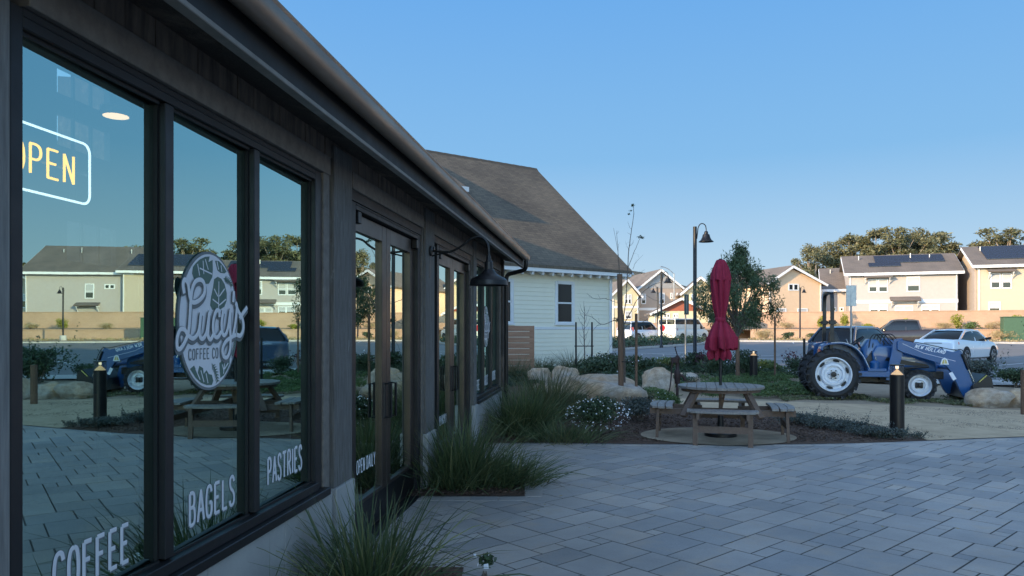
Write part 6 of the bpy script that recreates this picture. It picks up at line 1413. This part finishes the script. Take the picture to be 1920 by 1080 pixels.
def house(name, label, cat, px0, px1, Y0, k=None, rot=None, eave=7.7, ridge=10, depth=9, gable='x', wallm='stuccoA', roofm='farroof', zb=1.7, ov=.5, wins=(), bands=(), hoods=(), solar=(), group='houses beyond the garden wall', width=None, apex=.5, gsid=None):
    rot = RANG if rot is None else rot
    if k is not None:
        a = ra(px0, k); x0, y0 = rp(a, k); a1 = ra(px1, k) if px1 else a+width; W = a1-a; rot = RANG
    else:
        x0, y0 = (px0-960)/F*Y0, Y0; c, s = math.cos(rot), math.sin(rot); t_ = (px1-960)/F; W = (t_*y0-x0)/(c-t_*s)
    if width: W = width
    t = thing(name, label, cat, (x0, y0, zb), rot, group); e = eave-zb; r = ridge-zb
    mb = MB(); mb.box(0,W,0,depth,-.6,e)
    if gable == 'x': mb.prism([(0.01,e-.01),(depth-.01,e-.01),(depth/2,r-.12)], 0.01, W-.01, 'x')
    else: mb.prism([(.01,e-.01),(W-.01,e-.01),(W*apex,r-.12)], 0.01, depth-.01, 'y')
    mb.build('wall', M[wallm], t)
    if gsid:
        mb = MB(); mb.prism([(.15,e+.15),(W-.15,e+.15),(W*apex,r-.25)], -.03,-.003, 'y'); mb.build('gable_siding', M[gsid], t)
    mb = MB(); th = .18
    if gable == 'x':
        sl = (r-e)/(depth/2); 
        for s0, s1 in ((-ov, depth/2), (depth+ov, depth/2)):
            z0 = e - ov*sl*.6; mb.hexa([(-ov,s0,z0),(W+ov,s0,z0),(W+ov,s1,r),(-ov,s1,r),(-ov,s0,z0+th),(W+ov,s0,z0+th),(W+ov,s1+(.002 if s0 < 0 else -.002),r+th),(-ov,s1,r+th)])
    else:
        for s0, s1 in ((-ov, W*apex), (W+ov, W*apex)):
            z0 = e - .3; mb.hexa([(s0,-ov,z0),(s1,-ov,r),(s1,depth+ov,r),(s0,depth+ov,z0),(s0,-ov,z0+th),(s1,-ov,r+th),(s1,depth+ov,r+th),(s0,depth+ov,z0+th)])
    rf = mb.build('roof', M[roofm], t, uv=True)
    if gable == 'y':
        mb = MB()
        for s0 in (-ov, W+ov): mb.bar((s0,-ov-.03,e-.3),(W*apex,-ov-.03,r),.05,.26,(0,0,1))
        mb.build('rake_board', M['white'], rf)
    else:
        mb = MB(); sl = (r-e)/(depth/2); z0 = e - ov*sl*.6; mb.box(-ov,W+ov,-ov-.05,-ov-.003,z0-.12,z0+.16); mb.build('gutter', M['white'], rf)
        for x in (-ov-.03, W+ov+.03):
            mb = MB(); mb.bar((x,-ov,z0),(x,depth/2,r),.05,.24,(0,0,1)); mb.build('rake_board', M['white'], rf)
    def pos(px, py):
        t_ = (px-960)/F; c, s = math.cos(rot), math.sin(rot); u = (t_*y0-x0)/(c-t_*s); Y = y0+u*s; return u, EYE+(HZ-py)/F*Y - zb
    for (xa, xb, ya, yb, pn) in wins:
        u0, z1 = pos(xa, ya); u1, z0 = pos(xb, yb); f = .11; mb = MB()
        mb.box(u0,u0+f,-.06,0,z0,z1); mb.box(u1-f,u1,-.06,0,z0,z1); mb.box(u0+f,u1-f,-.06,0,z1-f,z1); mb.box(u0+f,u1-f,-.06,0,z0,z0+f)
        for q in range(1, pn): xm = u0+(u1-u0)*q/pn; mb.box(xm-.09,xm+.09,-.055,0,z0+f,z1-f)
        if z1-z0 > .9: mb.box(u0+f,u1-f,-.05,0,(z0+z1)/2-.035,(z0+z1)/2+.035)
        fr = mb.build('window', M['white'], t); mb = MB(); mb.box(u0+f,u1-f,-.02,-.012,z0+f,z1-f); mb.build('pane', M['carglass'], fr)
        if z1-z0 > .9:
            mb = MB(); mb.box(u0+f+.02,u1-f-.02,-.028,-.022,(z0+z1)/2+.02-(.2 if pn == 1 else 0),z1-f-.02); mb.build('blind', M['curtain'], fr)
    for (py, h_) in bands:
        _, z = pos((px0+(px1 or px0))/2, py); mb = MB(); mb.box(-.03,W+.03,-.05,0,z,z+h_); mb.build('trim_band', M['white'], t)
    for (xa, xb, ya, yb) in hoods:
        u0, z1 = pos(xa, ya); u1, z0 = pos(xb, yb); mb = MB(); mb.prism([(-.75,z0),(0,z1-.02),(0,z1+.1),(-.8,z0+.1)], u0, u1, 'x'); hd__ = mb.build('window_hood', M['farroof'], t, uv=True)
        for x in (u0+.15, u1-.25):
            mb = MB(); mb.bar((x,-.6,z0-.05),(x,-.0,z0-.7),.08,.08,(1,0,0)); mb.box(x-.05,x+.05,-.7,0,z0-.09,z0-.01); mb.build('bracket', M['white'], hd__)
    for xx in (.08, W-.16):
        mb = MB(); mb.box(xx, xx+.08, -.09, -.002, -.5, e-.15); mb.build('downspout', M['white'], t)
    if gable == 'x':
        for q_, hh_ in ((.12,.35), (.62,.5), (.8,.3)):
            mb = MB(); yv = depth*.36; zv = e+(r-e)*.72; mb.tube([(W*q_,yv,zv-.2),(W*q_,yv,zv+hh_+.3)], .07, 8); mb.build('vent_pipe', M['sign_back'], t)
    for (fa, fb, ga, gb) in solar:     # fractions along the width and up the front slope
        sl = (r-e)/(depth/2); mb = MB(); z0 = e-ov*sl*.6+th; run = depth/2+ov
        def sp2(f, g, o): y = -ov+run*g; return (W*f, y, z0+(r+th-z0)*g+o)
        mb.add([sp2(fa,ga,.06),sp2(fb,ga,.06),sp2(fb,gb,.06),sp2(fa,gb,.06),sp2(fa,ga,.12),sp2(fb,ga,.12),sp2(fb,gb,.12),sp2(fa,gb,.12)], [(0,3,2,1),(4,5,6,7),(0,1,5,4),(1,2,6,5),(2,3,7,6),(3,0,4,7)]); mb.build('solar_panel', M['solar'], t)
    return t, W, pos
A, WA_, _ = house('house', 'pale grey two storey house with solar panels and brown window hoods', 'house', 1592, 1796, 0, k=5.5, eave=7.75, ridge=9.95, wallm='stuccoA', depth=9,
   wins=[(1628,1645.5,523,548,1),(1646.5,1665,523,548,1),(1700,1725,519,547,1),(1630,1665,571,590,2),(1678,1712,573,592,2),(1727,1762,571,590,2)], bands=[(568,.35)], hoods=[(1619,1672,516,521),(1668,1725,558,565)], solar=[(.27,.92,.5,.9),(.20,.5,.30,.5)])
B_, WB_, _ = house('house', 'cream two storey house with solar panels at the right edge', 'house', 1833, None, 0, k=3.5, width=8.5, eave=8.15, ridge=10.45, wallm='stuccoB', depth=10,
   wins=[(1857,1876,512,541,1),(1878,1897,512,541,1),(1853,1876,566,584,1)], hoods=[(1850,1903,505,510)], solar=[(.12,.98,.25,.93)])
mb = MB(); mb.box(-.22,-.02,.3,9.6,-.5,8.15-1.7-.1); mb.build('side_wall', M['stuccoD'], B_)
house('house', 'tan house with a front gable, small attic window and brown band', 'house', 1441, 1540, 84, rot=R(12), eave=6.9, ridge=8.7, depth=16, gable='y', wallm='stuccoC', apex=.42,
   wins=[(1478,1497,532,545,2),(1455,1474,578,600,1),(1495,1514,578,600,1)], bands=())
house('house', 'small grey house with a grey roof squeezed between the tan and pale grey houses', 'house', 1547, 1600, 0, k=10, eave=6.3, ridge=8.9, depth=8, wallm='vinyl_dark' if False else 'stuccoA', wins=[(1560,1568,576,584,1),(1574,1582,576,584,1)], width=6.2)
R1, W1, pR = house('house', 'brick red house with a balcony in the gap between pale grey and cream houses', 'house', 1790, None, 0, k=12, width=7, eave=7.2, ridge=7.8, depth=8, wallm='redwall', wins=[(1797,1806,548,575,1)])
u0, z0 = pR(1792, 578); mb = MB(); mb.box(u0,u0+3.2,-1.2,-.0,z0-.4,z0-.15); bal = mb.build('balcony', M['black'], R1); mb = MB()
for i in range(12): mb.box(u0+.02+i*.28,u0+.05+i*.28,-1.18,-1.15,z0-.15,z0+.95)
mb.box(u0,u0+3.2,-1.2,-1.14,z0+.95,z0+1.0); mb.build('railing', M['black'], bal)
house('house', 'yellow cream gabled house at the far left behind the bare tree', 'house', 1148, 1197, 101, rot=R(8), eave=6.2, ridge=8.3, depth=10, gable='y', wallm='stuccoE', zb=.4, apex=.55, wins=[(1171,1184,552,570,2),(1172,1184,583,598,1)], bands=[(578,.3)])
house('house', 'taupe house with a broad grey sided gable behind the white suv', 'house', 1196, 1280, 104, rot=R(8), eave=7.2, ridge=9.9, depth=12, gable='y', wallm='stuccoD', zb=.4, gsid='vinyl_grey', wins=[(1202,1211,551,570,1),(1236,1246,549,570,1),(1256.5,1261,549,561,1),(1268,1271,549,557,1)], bands=[(582,.35)])
house('house', 'cream house with a dark roof half hidden behind the pepper tree', 'house', 1282, 1345, 98, rot=R(-8), eave=6.4, ridge=8.4, depth=10, gable='y', wallm='stuccoE', zb=.4, wins=[(1296,1304,552,566,1)])
house('garage', 'low cream garage with a red gable behind the white van', 'garage', 1226, 1330, 88, rot=R(-6), eave=3.6, ridge=5.2, depth=8, gable='y', wallm='stuccoE', zb=.4, gsid='redwall', wins=[(1244,1256,588,596,2),(1262,1272,588,596,2)], group='houses beyond the garden wall')
mb = MB(); mb.box(0,24,0,.25,0,1.9); o = mb.build('garden_wall', M['blockwall'], uv=True); o.location = (11.5,82,.4); o.rotation_euler = (0,0,R(-6)); tag(o, 'tan block wall behind the white suv and van', 'wall')
mb = MB(); mb.box(0,7,0,.25,0,2.6); o = mb.build('garden_wall', M['blockwall'], uv=True); o.location = (24.2,80,.9); o.rotation_euler = (0,0,R(20)); tag(o, 'short tan block wall with brick joints right of the pepper tree', 'wall')
# houses farther along, seen reflected in the shop windows
house('house', 'grey house with a broad dark roof and white shutters seen reflected in the first window', 'house', 2000, None, 0, k=4, width=11, eave=8.0, ridge=11.4, wallm='stuccoA', depth=12,
   wins=[(2085,2108,520,552,1),(2035,2060,522,532,2)], hoods=[(2070,2130,562,568)])
house('house', 'tan gabled house with trees in its garden seen reflected at the far left', 'house', 2215, None, 0, k=5, width=9, eave=6.6, ridge=8.8, wallm='stuccoB', depth=12, gable='y', wins=[(2250,2290,540,570,2)])
house('house', 'tan flat gabled house at the end of the row seen only in reflection', 'house', 2440, None, 0, k=5, width=9, eave=6.6, ridge=8.8, wallm='stuccoC', depth=12, gable='y', wins=[(2480,2530,540,575,2)])
# plants along the walls
def row_plant(name, label, px, k, zb, r, h, m, seed, n=700, size=.16, group=None, aspect=.45, cat='bush'):
    q = rp(ra(px, k), k); t = bush(name, label, (q[0], q[1], zb), (r, r, h), n, size, M[m], seed, cat=cat, group=group, aspect=aspect, base=h*.1, clumps=12); return t
for k, (px, l, h) in enumerate(((1585,'slim yellow green sapling by the wall behind the parking sign',1.6),(1700,'yellow green shrub on the wall terrace above the pickup',.95),(1795,'yellow green shrub on the wall terrace above the white sedan',1.15),(1905,'wide yellow green shrub by the green utility box',1.1),(1625,'low yellow green shrub on the wall terrace left of the pickup',.55),(2160,'yellow green shrub on the wall terrace seen reflected in the first window',1.0),(1540,'sparse yellow green sapling left of the parking sign',1.2))):
    row_plant('wall_shrub', l, px, -2, 1.55, .75 if k not in (0,6) else .5, h*.62, 'leaf_lime', 100+k, 900, .17, 'yellow green shrubs along the wall')
for k, (px, l) in enumerate(((1770,'straw grass tuft left of the round dark shrub on the terrace'),(1862,'straw grass tuft right of the round dark shrub on the terrace'),(1473,'straw grass tuft by the wall below the tan house'),(1560,'straw grass tuft on the terrace behind the roll bar'),(2050,'straw grass tuft on the terrace beyond the right edge'),(2240,'straw grass tuft on the terrace farther right'))):
    row_plant('grass_tuft', l, px, -2.2, 1.55, 1.1, .42, 'straw', 110+k, 900, .22, 'straw grass tufts on the wall terrace', .12, 'grass')
row_plant('wall_shrub', 'round dark green shrub on the terrace above the white sedan roof', 1823, -2.3, 1.5, .85, .42, 'leaf_green', 120, 900, .15)
row_plant('wall_shrub', 'round dark shrub in the verge left of the far street lamp', 1478, -8, .55, .9, .4, 'leaf_dark', 121, 900, .15); row_plant('wall_shrub', 'round olive shrub in the verge right of the far street lamp', 1525, -8, .55, .8, .35, 'grass_olive', 122, 900, .15)
row_plant('verge_grass', 'tall straw grass in the lot between the pickup and the sedan', 1680, -26, .3, 2.0, .7, 'straw', 123, 2200, .35, None, .08, 'grass')
row_plant('verge_grass', 'straw grass in the verge right of the white sedan', 1880, -7, .55, 1.6, .5, 'straw', 124, 1300, .3, None, .1, 'grass')
row_plant('verge_grass', 'straw grass in the verge left of the far street lamp', 1435, -7, .55, 1.5, .5, 'straw', 125, 1300, .3, None, .1, 'grass')
q = rp(ra(1908,-7), -7); t = thing('utility_box', 'dark green utility cabinet at the right edge by the low wall', 'utility box', (*q, .55), RANG)
mb = MB(); mb.box(-1.2,2.2,-.6,.6,0,2.1); mb.build('cabinet', M['green_box'], t, bevel=.03); mb = MB(); mb.box(-1.25,2.25,-.65,.65,2.102,2.17); mb.build('lid', M['green_box'], t, bevel=.02)
# eucalyptus grove behind the houses
E = [(1523,452,2.6,'slender eucalyptus with a small round crown left of the grove'),(1568,452,4.2,'eucalyptus at the left shoulder of the grove'),(1612,432,4.8,'flat topped eucalyptus left of the grove centre'),(1652,430,4.6,'eucalyptus above the left end of the pale grey house'),(1690,423,3.8,'tallest slim eucalyptus left of centre'),(1722,424,4.4,'tall eucalyptus over the middle of the pale grey house'),(1762,436,5.2,'broad olive eucalyptus above the solar panels'),(1800,448,4.6,'eucalyptus at the right shoulder of the grove'),(1855,452,4.2,'lower eucalyptus left of the cream house ridge'),(1890,426,4.8,'eucalyptus above the cream house roof'),(1590,475,4.5,'low eucalyptus behind the small grey house'),(1545,480,3.6,'low bushy eucalyptus at the left foot of the grove'),
     (1640,470,5.0,'dense eucalyptus behind the ridge of the pale grey house'),(1700,468,5.0,'dense lower eucalyptus right behind the solar panels'),(1770,475,4.8,'dense lower eucalyptus by the red house'),(1925,448,4.6,'eucalyptus just past the right edge'),(1990,440,5.0,'eucalyptus beyond the right edge of the photo'),(2030,490,3.5,'dark low tree behind the reflected grey house'),(2290,470,5.5,'wide sparse tree above the reflected tan house'),(2370,480,4.5,'second sparse tree above the reflected tan house'),(2200,505,3.2,'low tree between the reflected houses')]
protos = []
for k in range(5):
    protos.append(None)
for k, (px, py, rad, l) in enumerate(E):
    q = rp(ra(px, 42 + (k*7) % 9), 42 + (k*7) % 9); H = EYE + (HZ-py)/F*q[1] - 1.5; v = k % 5
    if protos[v] is None:
        T = big_tree('eucalyptus_tree', l, (q[0], q[1], 1.5), 18.0, 4.4, M['leaf_euc'], 200+v, .28, .42, 8200, group='eucalyptus trees behind the houses', bark='pale_bark', tz=.42, crown_c=.62, nclump=34 if v % 2 else 42, clump_r=.27, aspect=.45, flat=.5, droop=.3)
        protos[v] = T
    else:
        T = dup(protos[v], (q[0], q[1], 1.5), label=l)
    T.scale = (rad/3.7, rad/3.7, H/17.3); T.rotation_euler = (0,0,k*1.3)
# unseen cypress row added far to the left to shade garden and parking lot
c0 = None
for k in range(23):
    y = -62 + 4.0*k if k < 17 else 21.0 + 4.2*(k-17); x = -25.5+.5*(k % 2); H = 25.5 if y < 10 else 26 - (y-13)*.50; v = Vector((x, y, 0))
    if c0 is None: c0 = big_tree('shade_cypress', 'tall dark cypress in the unseen row added left of the cafe for shade', v, 26, 2.9, M['leaf_dark'], 300, .3, .75, 6500, group='cypresses added out of view to shade the garden and lot', tz=.12, crown_c=.52, nclump=70, clump_r=.42, aspect=.6, flat=1.2); T = c0
    else: T = dup(c0, v, k*1.7)
    T.scale = (1.1, 1.1, H/26)
